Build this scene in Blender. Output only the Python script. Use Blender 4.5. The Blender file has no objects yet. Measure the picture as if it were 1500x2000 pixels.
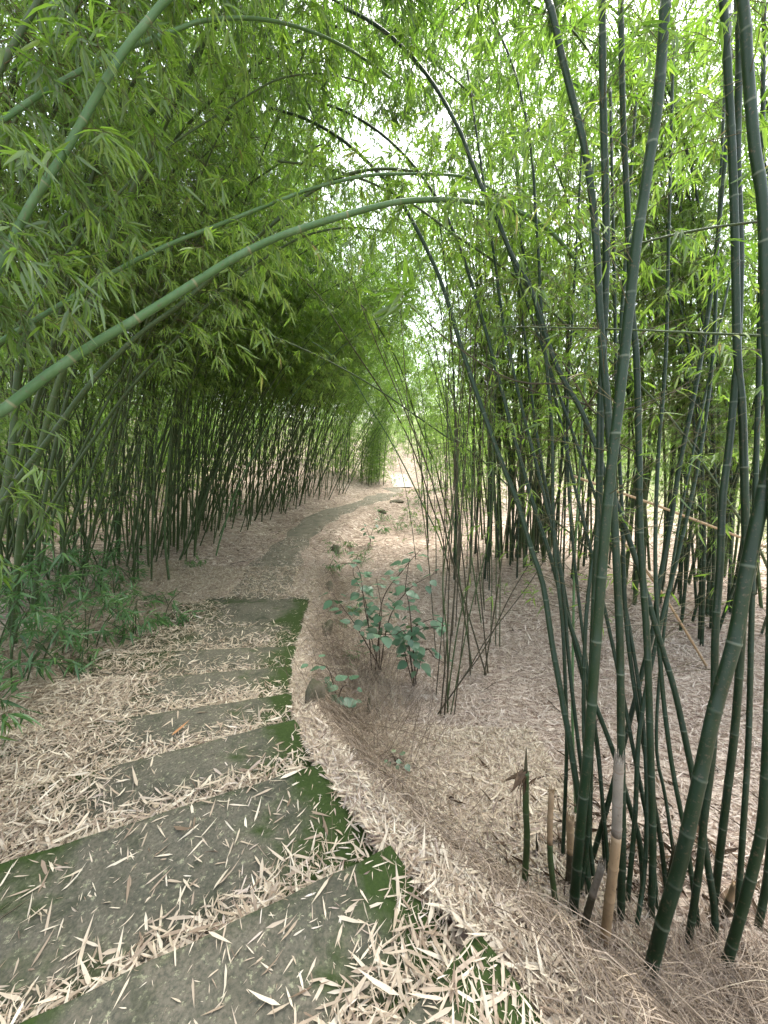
import bpy, math, random
import numpy as np
from mathutils import Vector
PI = math.pi
C = bpy.context.scene.collection
rs = np.random.RandomState

# ------------------------------------------------------------------ camera model
EYE = np.array([0, 0, 1.55])
FPX = 753.0
TH = math.atan(150 / FPX)
CT, ST = math.cos(TH), math.sin(TH)

def ray(px, py):
    a = (px - 750) / FPX; b = (1000 - py) / FPX
    return np.array([a, CT + b * ST, -ST + b * CT])

def at(px, py, Y):
    d = ray(px, py)
    return EYE + d * (Y / d[1])

# ------------------------------------------------------------------ terrain
RISE = 0.13
CORN = np.array([[.62, .50], [.30, .95], [.02, 1.31], [-.36, 1.86], [-.62, 2.37], [-.76, 2.82], [-.90, 3.40], [-1.0, 3.99], [-1.09, 4.69], [-1.2, 5.74]])
SDIR = np.array([[-.6, -.8], [-.79, -.61], [-.91, -.415], [-.93, -.37], [-.93, -.365], [-.97, -.235], [-.99, -.146], [-.997, -.08], [-1, -.04], [-1, -.02]])
EDGE = np.array([[2.6, -3.0], [1.6, -.9], [1.0, -.1], *CORN.tolist(), [-1.36, 7.4], [-1.42, 9.0], [-1.42, 10.8], [-1.17, 12.7], [-.5, 14.3], [.3, 15.6], [1.0, 17.5], [1.45, 19.5], [1.55, 27], [1.6, 40], [1.6, 80]], float)
EZ = np.array([.4, .26, .13, *[.0 - RISE * max(0, k - .5) for k in range(10)], -1.1, -1.1, -1.1, -1.1, -1.1, -1.1, -1.1, -1.1, -1.1, 1.6, 3.0], float)

def sm(a, b, x):
    t = np.clip((x - a) / (b - a), 0, 1)
    return t * t * (3 - 2 * t)

_g = rs(5)
_W = [(_g.uniform(-1, 1, 2) * f, _g.uniform(0, 6.28), a) for f, a in ((.35, .16), (.5, .12), (1.1, .05), (1.7, .04), (3.1, .018), (4.3, .014), (7, .008), (9, .006))]
def bump(x, y):
    return sum(a * np.sin(k[0] * x + k[1] * y + p) for k, p, a in _W)

def edge_info(x, y):
    x = np.asarray(x, float); y = np.asarray(y, float)
    best = np.full(x.shape, 1e9); dr = np.zeros(x.shape); ze = np.zeros(x.shape)
    for i in range(len(EDGE) - 1):
        a, b = EDGE[i], EDGE[i + 1]; d = b - a; L2 = d @ d
        t = np.clip(((x - a[0]) * d[0] + (y - a[1]) * d[1]) / L2, 0, 1)
        qx, qy = x - a[0] - t * d[0], y - a[1] - t * d[1]
        dist = np.hypot(qx, qy)
        side = np.sign(d[1] * qx - d[0] * qy)
        m = dist < best
        best = np.where(m, dist, best); dr = np.where(m, dist * np.where(side == 0, 1, side), dr)
        ze = np.where(m, EZ[i] + t * (EZ[i + 1] - EZ[i]), ze)
    return dr, ze

def height(x, y):
    x = np.asarray(x, float); y = np.asarray(y, float)
    dr, ze = edge_info(x, y)
    b = bump(x, y)
    hill = .2 * np.maximum(0, np.minimum(y, 55) - 28)
    # the lower floor to the right of the path, with a bank between
    zr = -1.06 - .26 * sm(1.6, 4.5, y) + .25 * sm(10, 18, y) + b * .55 + hill - .02 * np.maximum(0, x - 6)
    bankw = .42 + .12 * np.sin(y * 1.7) + .5 * sm(9, 16, y)
    right = ze + (zr - ze) * sm(.13, .13 + bankw, dr)
    # path bed and the left bank
    l = -dr
    onstep = 1 - sm(5.6, 6.2, y)
    bed = ze - .10 * onstep
    lz = ze + .02 + .16 * sm(1.9, 3.2, l) + .10 * np.minimum(np.maximum(0, l - 2.4), 8) + b * .8 * sm(1.9, 3.0, l) + .09 * np.maximum(0, l - 9)
    lz = np.minimum(lz, 4.0 + lz * .05)
    left = bed + (lz - bed) * sm(1.7, 2.4, l) + .35 * b * sm(5.5, 7, y) * (1 - sm(1.7, 2.4, l))
    z = np.where(dr > 0, right, left)
    return z

def hz(x, y):
    return float(height(np.array([x]), np.array([y]))[0])

def ground_at(px, py):
    d = ray(px, py); t = np.geomspace(.3, 60, 600)
    for _ in range(3):
        p = EYE + d * t[:, None]
        k = np.nonzero(p[:, 2] < height(p[:, 0], p[:, 1]))[0]
        if len(k) == 0: return EYE + d * 60
        k = max(1, k[0]); t = np.linspace(t[k - 1], t[k], 24)
    return EYE + d * t[-1]

# ------------------------------------------------------------------ mesh accumulator
class Geo:
    def __init__(s):
        s.v = []; s.n = 0; s.f = []      # f: (faces array, mat, tint array)
        s.attr = {}
    def add(s, v, faces, mat=0, tint=None, **at_):
        v = np.asarray(v, np.float32).reshape(-1, 3)
        for f in faces if isinstance(faces, list) else [faces]:
            f = np.asarray(f, np.int32)
            t = np.zeros(len(f), np.float32) if tint is None else (np.resize(tint, len(f)) if np.ndim(tint) else np.full(len(f), tint, np.float32))
            s.f.append((f + s.n, mat, t.astype(np.float32)))
        for k in at_:
            s.attr.setdefault(k, []).append((s.n, np.asarray(at_[k], np.float32)))
        s.v.append(v); s.n += len(v)
    def mesh(s, name, mats, smooth=False):
        me = bpy.data.meshes.new(name)
        V = np.concatenate(s.v)
        me.vertices.add(len(V)); me.vertices.foreach_set('co', V.ravel())
        lt = np.concatenate([np.full(len(f), f.shape[1], np.int32) for f, m, t in s.f])
        lv = np.concatenate([f.ravel() for f, m, t in s.f])
        ls = np.concatenate([[0], np.cumsum(lt)[:-1]]).astype(np.int32)
        me.loops.add(len(lv)); me.loops.foreach_set('vertex_index', lv)
        me.polygons.add(len(lt)); me.polygons.foreach_set('loop_start', ls); me.polygons.foreach_set('loop_total', lt)
        me.polygons.foreach_set('material_index', np.concatenate([np.full(len(f), m, np.int32) for f, m, t in s.f]))
        if smooth: me.polygons.foreach_set('use_smooth', np.ones(len(lt), bool))
        a = me.attributes.new('tint', 'FLOAT', 'FACE'); a.data.foreach_set('value', np.concatenate([t for f, m, t in s.f]))
        for k, l in s.attr.items():
            arr = np.zeros(len(V), np.float32)
            for st, val in l: arr[st:st + len(val)] = val
            a = me.attributes.new(k, 'FLOAT', 'POINT'); a.data.foreach_set('value', arr)
        for m in mats: me.materials.append(m)
        me.update(calc_edges=True)
        return me

def unit(a):
    return a / np.maximum(np.linalg.norm(a, axis=-1, keepdims=True), 1e-9)

def tube(g, P, R, sides=8, mat=0, tint=0., cap=True, **attr):
    P = np.asarray(P, float); n = len(P); R = np.broadcast_to(np.asarray(R, float), (n,))
    T = unit(np.gradient(P, axis=0))
    ref = np.array([1., .17, .05]) if abs(T[0][0]) < .8 else np.array([0.05, 1., .1])
    U = unit(np.cross(T, ref)); W = np.cross(T, U)
    a = np.arange(sides) * 2 * PI / sides
    V = P[:, None] + R[:, None, None] * (np.cos(a)[None, :, None] * U[:, None] + np.sin(a)[None, :, None] * W[:, None])
    i = np.arange(n - 1)[:, None] * sides; j = np.arange(sides)[None]; k = (j + 1) % sides
    F = np.stack([i + j, i + k, i + sides + k, i + sides + j], -1).reshape(-1, 4)
    fs = [F]
    if cap: fs += [np.array([list(range(sides))[::-1], [(n - 1) * sides + q for q in range(sides)]])]
    at_ = {k_: np.repeat(np.asarray(v_), sides) for k_, v_ in attr.items()}
    g.add(V.reshape(-1, 3), fs, mat, tint, **at_)

def thin_tubes(g, P, R, mat=0, tint=0.):
    """many 3-sided tubes at once: P (N,K,3), R (N,K)"""
    P = np.asarray(P, float); N, K, _ = P.shape
    if N == 0: return
    T = unit(np.gradient(P, axis=1))
    ref = np.where(np.abs(T[..., 2:3]) > .8, np.array([1., 0, 0]), np.array([0, 0, 1.]))
    U = unit(np.cross(T, ref)); W = np.cross(T, U)
    a = np.arange(3) * 2 * PI / 3
    V = P[:, :, None] + R[:, :, None, None] * (np.cos(a)[None, None, :, None] * U[:, :, None] + np.sin(a)[None, None, :, None] * W[:, :, None])
    base = (np.arange(N) * K * 3)[:, None, None]; i = (np.arange(K - 1) * 3)[None, :, None]; j = np.arange(3)[None, None]; k = (j + 1) % 3
    F = np.stack(np.broadcast_arrays(base + i + j, base + i + k, base + i + 3 + k, base + i + 3 + j), -1).reshape(-1, 4)
    g.add(V.reshape(-1, 3), [F], mat, tint)

def blades(g, pos, d, L, W, rng, mat=0, tint=None, bend=.15, fold=.2, lod=0, roll=.5, up=None):
    """lanceolate leaves: pos, d (N,3); L, W (N,)"""
    N = len(pos)
    if N == 0: return
    d = unit(d)
    upv = np.array([0, 0, 1.]) + rng.normal(0, roll, (N, 3))
    S = unit(np.cross(d, upv)); Nn = np.cross(S, d)
    L = np.broadcast_to(L, (N,))[:, None]; W = np.broadcast_to(W, (N,))[:, None]
    B = (np.broadcast_to(bend, (N,)) * rng.uniform(.2, 1.6, N))[:, None]
    P = lambda t, s, dz: pos + d * L * t + S * W * s + Nn * (-B * L * t * t + W * dz)
    if tint is None: tint = rng.uniform(0, 1, N)
    tint = np.asarray(tint, np.float32)
    o = np.arange(N)[:, None]
    if lod:
        V = np.stack([P(0, 0, 0), P(.38, .5, fold), P(1, 0, 0), P(.38, -.5, fold)], 1)
        g.add(V.reshape(-1, 3), [o * 4 + np.array([[0, 1, 2, 3]])], mat, tint)
    else:
        V = np.stack([P(0, 0, 0), P(.22, .46, fold), P(.6, .36, fold), P(1, 0, 0), P(.6, -.36, fold), P(.22, -.46, fold), P(.42, 0, 0)], 1)
        g.add(V.reshape(-1, 3), [o * 7 + np.array([[0, 1, 6]]), o * 7 + np.array([[0, 6, 5]]), o * 7 + np.array([[6, 2, 3]]), o * 7 + np.array([[6, 3, 4]]), o * 7 + np.array([[1, 2, 6]]), o * 7 + np.array([[5, 6, 4]])], mat, None)
        # same tint for the six faces of one leaf
        for q in range(6):
            f, m, t = g.f[-6 + q]; g.f[-6 + q] = (f, m, tint)

# ------------------------------------------------------------------ materials
def new_mat(name):
    m = bpy.data.materials.new(name); m.use_nodes = True
    nt = m.node_tree; nt.nodes.clear()
    out = nt.nodes.new('ShaderNodeOutputMaterial')
    return m, nt, out

def node(nt, t, **kw):
    n = nt.nodes.new('ShaderNode' + t)
    for k, v in kw.items(): setattr(n, k, v)
    return n

def ramp(nt, stops, fac, interp='LINEAR'):
    r = node(nt, 'ValToRGB'); cr = r.color_ramp; cr.interpolation = interp
    while len(cr.elements) < len(stops): cr.elements.new(.5)
    for e, (p, c) in zip(cr.elements, stops): e.position = p; e.color = (*c, 1) if len(c) == 3 else c
    nt.links.new(fac, r.inputs[0]); return r.outputs[0]

def noise(nt, scale, detail=4, coord=None, rough=.55, dist=0.):
    n = node(nt, 'TexNoise'); n.inputs['Scale'].default_value = scale; n.inputs['Detail'].default_value = detail
    n.inputs['Roughness'].default_value = rough; n.inputs['Distortion'].default_value = dist
    if coord is not None: nt.links.new(coord, n.inputs['Vector'])
    return n.outputs['Fac']

def mixc(nt, fac, a, b, mode='MIX'):
    m = node(nt, 'Mix', data_type='RGBA', blend_type=mode)
    for v, i in ((fac, 0), (a, 6), (b, 7)):
        if isinstance(v, (int, float)): m.inputs[i].default_value = v
        elif isinstance(v, tuple): m.inputs[i].default_value = (*v, 1)
        else: nt.links.new(v, m.inputs[i])
    return m.outputs[2]

def attr(nt, name):
    a = node(nt, 'Attribute'); a.attribute_name = name; return a.outputs['Fac']

def mth(nt, op, a, b=0.):
    m = node(nt, 'Math', operation=op)
    for i, v in enumerate((a, b)):
        if isinstance(v, (int, float)): m.inputs[i].default_value = v
        else: nt.links.new(v, m.inputs[i])
    return m.outputs[0]

def leaf_mat(name, stops, tstops, gloss=.06, rough=.45, trans=.5):
    m, nt, out = new_mat(name)
    t = attr(nt, 'tint'); oi = node(nt, 'ObjectInfo')
    f = mth(nt, 'ADD', t, mth(nt, 'MULTIPLY', mth(nt, 'SUBTRACT', oi.outputs['Random'], .6), .2))
    dif = node(nt, 'BsdfDiffuse'); tr = node(nt, 'BsdfTranslucent'); gl = node(nt, 'BsdfGlossy'); gl.inputs['Roughness'].default_value = rough
    nt.links.new(ramp(nt, stops, f), dif.inputs[0]); nt.links.new(ramp(nt, tstops, f), tr.inputs[0])
    a = node(nt, 'MixShader'); a.inputs[0].default_value = trans
    nt.links.new(dif.outputs[0], a.inputs[1]); nt.links.new(tr.outputs[0], a.inputs[2])
    b = node(nt, 'MixShader'); b.inputs[0].default_value = gloss
    nt.links.new(a.outputs[0], b.inputs[1]); nt.links.new(gl.outputs[0], b.inputs[2])
    nt.links.new(b.outputs[0], out.inputs[0])
    return m

M = {}
M['leaf'] = leaf_mat('bamboo_leaf',
    [(0, (.046, .082, .014)), (.45, (.082, .140, .022)), (.8, (.13, .20, .03)), (.96, (.16, .21, .04)), (1, (.20, .17, .06))],
    [(0, (.115, .25, .020)), (.45, (.215, .41, .036)), (.8, (.36, .58, .06)), (.96, (.40, .56, .08)), (1, (.36, .30, .08))])
M['young_leaf'] = leaf_mat('young_bamboo_leaf',
    [(0, (.05, .11, .035)), (.5, (.085, .18, .055)), (1, (.14, .25, .07))],
    [(0, (.06, .18, .04)), (.5, (.11, .28, .06)), (1, (.22, .40, .08))], gloss=.05, trans=.4)
M['broad_leaf'] = leaf_mat('broad_leaf',
    [(0, (.05, .12, .055)), (.5, (.085, .175, .09)), (.9, (.13, .23, .125)), (1, (.2, .24, .07))],
    [(0, (.06, .16, .06)), (.6, (.10, .22, .09)), (1, (.2, .3, .08))], gloss=.07, rough=.5, trans=.3)
M['floor_leaf'] = leaf_mat('floor_leaf',
    [(0, (.12, .08, .06)), (.18, (.29, .215, .16)), (.5, (.49, .40, .315)), (.8, (.66, .57, .465)), (.95, (.80, .73, .62)), (.985, (.40, .22, .12))],
    [(0, (.12, .07, .04)), (.5, (.3, .22, .15)), (1, (.4, .32, .22))], gloss=.03, rough=.55, trans=.18)
M['dry_leaf'] = leaf_mat('dry_leaf',
    [(0, (.13, .085, .05)), (.18, (.29, .215, .145)), (.5, (.49, .40, .285)), (.8, (.67, .585, .435)), (.95, (.82, .75, .59)), (.985, (.42, .2, .08))],
    [(0, (.12, .07, .04)), (.5, (.3, .22, .14)), (1, (.4, .32, .2))], gloss=.03, rough=.55, trans=.18)

def culm_mat(name, c_dark, c_mid, c_wax, c_node, wax=.55, rough=.38, dirt=(.10, .07, .045)):
    m, nt, out = new_mat(name)
    tc = node(nt, 'TexCoord'); oi = node(nt, 'ObjectInfo')
    mp = node(nt, 'Mapping'); mp.inputs['Scale'].default_value = (30, 30, 2.5)
    nt.links.new(tc.outputs['Object'], mp.inputs[0])
    streak = noise(nt, 1.0, 5, mp.outputs[0], .65)
    blot = noise(nt, 5.5, 5, tc.outputs['Object'])
    base = mixc(nt, ramp(nt, [(.25, (0, 0, 0)), (.75, (1, 1, 1))], blot), c_dark, c_mid)
    base = mixc(nt, mth(nt, 'MULTIPLY', oi.outputs['Random'], .4), base, tuple(c * 1.5 for c in c_mid))
    seg = attr(nt, 'seg'); nd = attr(nt, 'node')
    wf = mth(nt, 'MULTIPLY', ramp(nt, [(.05, (.25,) * 3), (.5, (.35,) * 3), (.97, (1,) * 3)], seg), ramp(nt, [(.3, (.15,) * 3), (.72, (1,) * 3)], streak))
    base = mixc(nt, mth(nt, 'MULTIPLY', wf, wax), base, c_wax)
    base = mixc(nt, nd, base, c_node)
    spk = noise(nt, 60, 3, tc.outputs['Object'], .7)
    base = mixc(nt, ramp(nt, [(.58, (0, 0, 0)), (.70, (.65,) * 3)], spk), base, dirt)
    p = node(nt, 'BsdfPrincipled')
    nt.links.new(base, p.inputs['Base Color'])
    rr = mth(nt, 'ADD', mth(nt, 'MULTIPLY', streak, .35), rough - .12); nt.links.new(rr, p.inputs['Roughness'])
    p.inputs['Specular IOR Level'].default_value = .26
    bp = node(nt, 'Bump'); bp.inputs['Strength'].default_value = .15; bp.inputs['Distance'].default_value = .002
    nt.links.new(streak, bp.inputs['Height']); nt.links.new(bp.outputs[0], p.inputs['Normal'])
    nt.links.new(p.outputs[0], out.inputs[0])
    return m

M['culm_dark'] = culm_mat('dark_green_culm', (.006, .015, .005), (.011, .027, .009), (.030, .060, .044), (.11, .135, .095), wax=.42)
M['culm_pale'] = culm_mat('pale_green_culm', (.032, .078, .022), (.060, .122, .038), (.15, .235, .135), (.20, .19, .11), wax=.5, rough=.45)
M['culm_thin'] = culm_mat('thin_green_culm', (.020, .036, .010), (.042, .070, .020), (.085, .125, .066), (.12, .13, .08), wax=.4, rough=.5)
M['culm_brown'] = culm_mat('brown_culm', (.03, .026, .014), (.055, .05, .026), (.10, .09, .06), (.12, .11, .075), wax=.3, rough=.6)
M['culm_dead'] = culm_mat('dead_tan_culm', (.20, .135, .07), (.30, .21, .115), (.38, .30, .20), (.22, .15, .09), wax=.5, rough=.6)
M['culm_grey'] = culm_mat('weathered_grey_culm', (.09, .075, .055), (.19, .165, .125), (.30, .275, .23), (.16, .12, .09), wax=.6, rough=.7, dirt=(.07, .05, .04))

def plain(name, c1, c2, scale, rough=.8, bump=.3, bscale=None, dist=.01, coord='Object'):
    m, nt, out = new_mat(name)
    tc = node(nt, 'TexCoord')
    n = noise(nt, scale, 6, tc.outputs[coord], .6)
    p = node(nt, 'BsdfPrincipled'); p.inputs['Roughness'].default_value = rough; p.inputs['Specular IOR Level'].default_value = .25
    nt.links.new(mixc(nt, ramp(nt, [(.3, (0, 0, 0)), (.7, (1, 1, 1))], n), c1, c2), p.inputs['Base Color'])
    b = node(nt, 'Bump'); b.inputs['Strength'].default_value = bump; b.inputs['Distance'].default_value = dist
    nt.links.new(noise(nt, bscale or scale * 3, 6, tc.outputs[coord], .65), b.inputs['Height']); nt.links.new(b.outputs[0], p.inputs['Normal'])
    nt.links.new(p.outputs[0], out.inputs[0]); return m

M['twig'] = plain('twig_bark', (.05, .055, .022), (.12, .10, .05), 8, .7)
M['bark'] = plain('brown_bark', (.035, .024, .015), (.09, .065, .042), 14, .85)
M['sheath'] = plain('papery_sheath', (.035, .022, .013), (.16, .105, .06), 25, .8)
M['straw'] = leaf_mat('straw', [(0, (.11, .08, .055)), (.5, (.235, .18, .125)), (.9, (.42, .33, .235)), (1, (.55, .49, .32))],
                      [(0, (.1, .06, .04)), (1, (.3, .24, .14))], gloss=.03, trans=.15)
M['stone'] = plain('mossy_stone_surface', (.045, .05, .022), (.15, .125, .09), 9, .95, .8, 30, .02)

def ground_mat():
    m, nt, out = new_mat('leaf_litter_ground')
    tc = node(nt, 'TexCoord'); P = tc.outputs['Object']
    cols = None; hts = None
    base = mixc(nt, noise(nt, .9, 5, P), (.17, .12, .085), (.27, .20, .15))
    # layers of stretched leaf shapes, each turned another way
    for i, (ang, sc) in enumerate(((.3, 26), (1.25, 22), (2.2, 30), (2.85, 24))):
        mp = node(nt, 'Mapping'); mp.inputs['Rotation'].default_value = (0, 0, ang); mp.inputs['Scale'].default_value = (sc * .22, sc, 1); mp.inputs['Location'].default_value = (i * 3.1, i * 1.7, 0)
        wn = node(nt, 'TexNoise'); wn.inputs['Scale'].default_value = 2.2; nt.links.new(P, wn.inputs['Vector'])
        ad = node(nt, 'VectorMath', operation='MULTIPLY_ADD'); ad.inputs[1].default_value = (.5, .5, 0)
        nt.links.new(wn.outputs['Color'], ad.inputs[0]); nt.links.new(P, ad.inputs[2]); nt.links.new(ad.outputs[0], mp.inputs[0])
        v = node(nt, 'TexVoronoi', voronoi_dimensions='2D'); v.inputs['Scale'].default_value = 1.0; v.inputs['Randomness'].default_value = 1
        nt.links.new(mp.outputs[0], v.inputs['Vector'])
        sep = node(nt, 'SeparateColor'); nt.links.new(v.outputs['Color'], sep.inputs[0])
        lc = ramp(nt, [(0, (.16, .105, .08)), (.3, (.32, .245, .185)), (.65, (.48, .39, .305)), (1, (.65, .56, .455))], sep.outputs[0])
        mask = mth(nt, 'MULTIPLY', mth(nt, 'LESS_THAN', v.outputs['Distance'], .36), mth(nt, 'GREATER_THAN', sep.outputs[1], .35))
        base = mixc(nt, mask, base, lc)
        h = mth(nt, 'MULTIPLY', mask, mth(nt, 'ADD', sep.outputs[2], .3))
        hts = h if hts is None else mth(nt, 'MAXIMUM', hts, h)
    dn = noise(nt, .55, 5, P, .6)
    base = mixc(nt, ramp(nt, [(.42, (0, 0, 0)), (.66, (.5,) * 3)], dn), base, (.12, .085, .06))
    # open grassy ground far from the path, and some green on the banks
    gf = attr(nt, 'green')
    gn = noise(nt, 6, 6, P, .7)
    base = mixc(nt, mth(nt, 'MULTIPLY', gf, ramp(nt, [(.3, (.3,) * 3), (.6, (1,) * 3)], gn)), base, mixc(nt, gn, (.06, .10, .025), (.17, .22, .06)))
    p = node(nt, 'BsdfPrincipled'); p.inputs['Roughness'].default_value = .9; p.inputs['Specular IOR Level'].default_value = .15
    nt.links.new(base, p.inputs['Base Color'])
    b = node(nt, 'Bump'); b.inputs['Strength'].default_value = .7; b.inputs['Distance'].default_value = .02
    nt.links.new(hts, b.inputs['Height']); nt.links.new(b.outputs[0], p.inputs['Normal'])
    nt.links.new(p.outputs[0], out.inputs[0]); return m
M['ground'] = ground_mat()

def slab_mat():
    m, nt, out = new_mat('mossy_concrete')
    tc = node(nt, 'TexCoord'); P = tc.outputs['Object']
    n1 = noise(nt, 2.2, 6, P, .62, .4); n2 = noise(nt, 9, 6, P, .7); n3 = noise(nt, 70, 4, P, .7)
    c = mixc(nt, ramp(nt, [(.32, (0, 0, 0)), (.68, (1, 1, 1))], n1), (.048, .048, .031), (.195, .165, .12))
    c = mixc(nt, ramp(nt, [(.35, (0, 0, 0)), (.7, (.6,) * 3)], n2), c, (.12, .115, .085))
    c = mixc(nt, ramp(nt, [(.35, (.75,) * 3), (.6, (0, 0, 0))], n3), c, (.035, .038, .026))
    n4 = noise(nt, 34, 5, P, .75); n5 = noise(nt, 4.2, 7, P, .7, 1.2)
    c = mixc(nt, ramp(nt, [(.57, (0, 0, 0)), (.64, (.8,) * 3)], n4), c, (.26, .26, .16))
    c = mixc(nt, ramp(nt, [(.50, (0, 0, 0)), (.64, (.8,) * 3)], n5), c, (.030, .036, .018))
    moss = attr(nt, 'moss')
    mf = mth(nt, 'ADD', mth(nt, 'MULTIPLY', moss, 1.15), mth(nt, 'MULTIPLY', mth(nt, 'SUBTRACT', n2, .5), .7))
    mf = mth(nt, 'ADD', mf, mth(nt, 'MULTIPLY', mth(nt, 'SUBTRACT', n1, .5), 1.7))
    mfac = ramp(nt, [(.36, (0, 0, 0)), (.72, (1, 1, 1))], mf)
    c = mixc(nt, mfac, c, mixc(nt, n3, (.012, .024, .005), (.042, .066, .013)))
    p = node(nt, 'BsdfPrincipled'); p.inputs['Roughness'].default_value = .88; p.inputs['Specular IOR Level'].default_value = .2
    nt.links.new(c, p.inputs['Base Color'])
    b = node(nt, 'Bump'); b.inputs['Strength'].default_value = .5; b.inputs['Distance'].default_value = .006
    nt.links.new(mth(nt, 'ADD', n3, mth(nt, 'MULTIPLY', mfac, .8)), b.inputs['Height']); nt.links.new(b.outputs[0], p.inputs['Normal'])
    nt.links.new(p.outputs[0], out.inputs[0]); return m
M['slab'] = slab_mat()
M['trail'] = plain('trodden_earth', (.085, .082, .055), (.19, .165, .12), 3.5, .92, .5, 45, .008)
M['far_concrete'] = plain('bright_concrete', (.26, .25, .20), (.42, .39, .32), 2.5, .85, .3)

# ------------------------------------------------------------------ object helpers
def obj(name, me, parent=None, label=None, cat=None, group=None, kind=None):
    o = bpy.data.objects.new(name, me); C.objects.link(o)
    if parent is not None: o.parent = parent
    if label: o['label'] = label
    if cat: o['category'] = cat
    if group: o['group'] = group
    if kind: o['kind'] = kind
    return o

def thing(name, label, cat, loc=(0, 0, 0), rz=0., sc=1., group=None):
    o = obj(name, None, None, label, cat, group)
    o.location = loc; o.rotation_euler = (0, 0, rz); o.scale = (sc, sc, sc); o.empty_display_size = .1
    return o

# ------------------------------------------------------------------ bamboo
def smooth_path(pts, n=60):
    p = np.asarray(pts, float)
    p = np.concatenate([[2 * p[0] - p[1]], p, [2 * p[-1] - p[-2]]])
    out = []
    for i in range(1, len(p) - 2):
        t = np.linspace(0, 1, max(3, n // (len(p) - 3)), endpoint=(i == len(p) - 3))[:, None]
        a, b, c, d = p[i - 1], p[i], p[i + 1], p[i + 2]
        out.append(.5 * (2 * b + (c - a) * t + (2 * a - 5 * b + 4 * c - d) * t ** 2 + (3 * b - a - 3 * c + d) * t ** 3))
    return np.concatenate(out)

def along(P):
    return np.concatenate([[0], np.cumsum(np.linalg.norm(np.diff(P, axis=0), axis=1))])

def sample(P, S, s):
    return np.stack([np.interp(s, S, P[:, k]) for k in range(3)], -1)

def culm_mesh(P, r0, r1, gap, mat, rng, sides=9, flare=True, zig=.0):
    S = along(P); L = S[-1]
    nodes = [min(.05, L * .1)]
    while nodes[-1] < L - gap * .5:
        f = nodes[-1] / L
        nodes.append(nodes[-1] + gap * rng.uniform(.88, 1.12) * (.45 + .75 * min(1, f * 5)) * (1 - .35 * f))
    nodes = [s for s in nodes if s < L - .04]
    ss, rr, sg, nd = [0.], [1.05], [0.5], [0.]
    for i, s in enumerate(nodes):
        nx = nodes[i + 1] if i + 1 < len(nodes) else L
        h = r0 * .3; nb_ = rng.uniform(.15, .85)
        for ds, rm, g_, n_ in ((-h * 1.2, 1.0, 1., 0.), (-h * .35, 1.07, 1., nb_), (h * .25, 1.08, 0., nb_ * .8), (h * .9, .99, 0., 0.)):
            ss.append(s + ds); rr.append(rm); sg.append(g_); nd.append(n_)
        for f in (.3, .6, .85):
            ss.append(s + (nx - s) * f); rr.append(.985); sg.append(f); nd.append(0.)
    ss.append(L); rr.append(1.); sg.append(1.); nd.append(0.)
    ss = np.array(ss); o = np.argsort(ss, kind='stable'); ss = np.clip(ss[o], 0, L); ss = ss + np.arange(len(ss)) * 1e-6
    rr, sg, nd = np.array(rr)[o], np.array(sg)[o], np.array(nd)[o]
    R = rr * (r0 + (r1 - r0) * (ss / L) ** 1.15)
    g = Geo(); tube(g, sample(P, S, ss), R, sides, 0, 0., seg=sg, node=nd)
    return g.mesh('culm', [mat], True), np.array(nodes)

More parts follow.
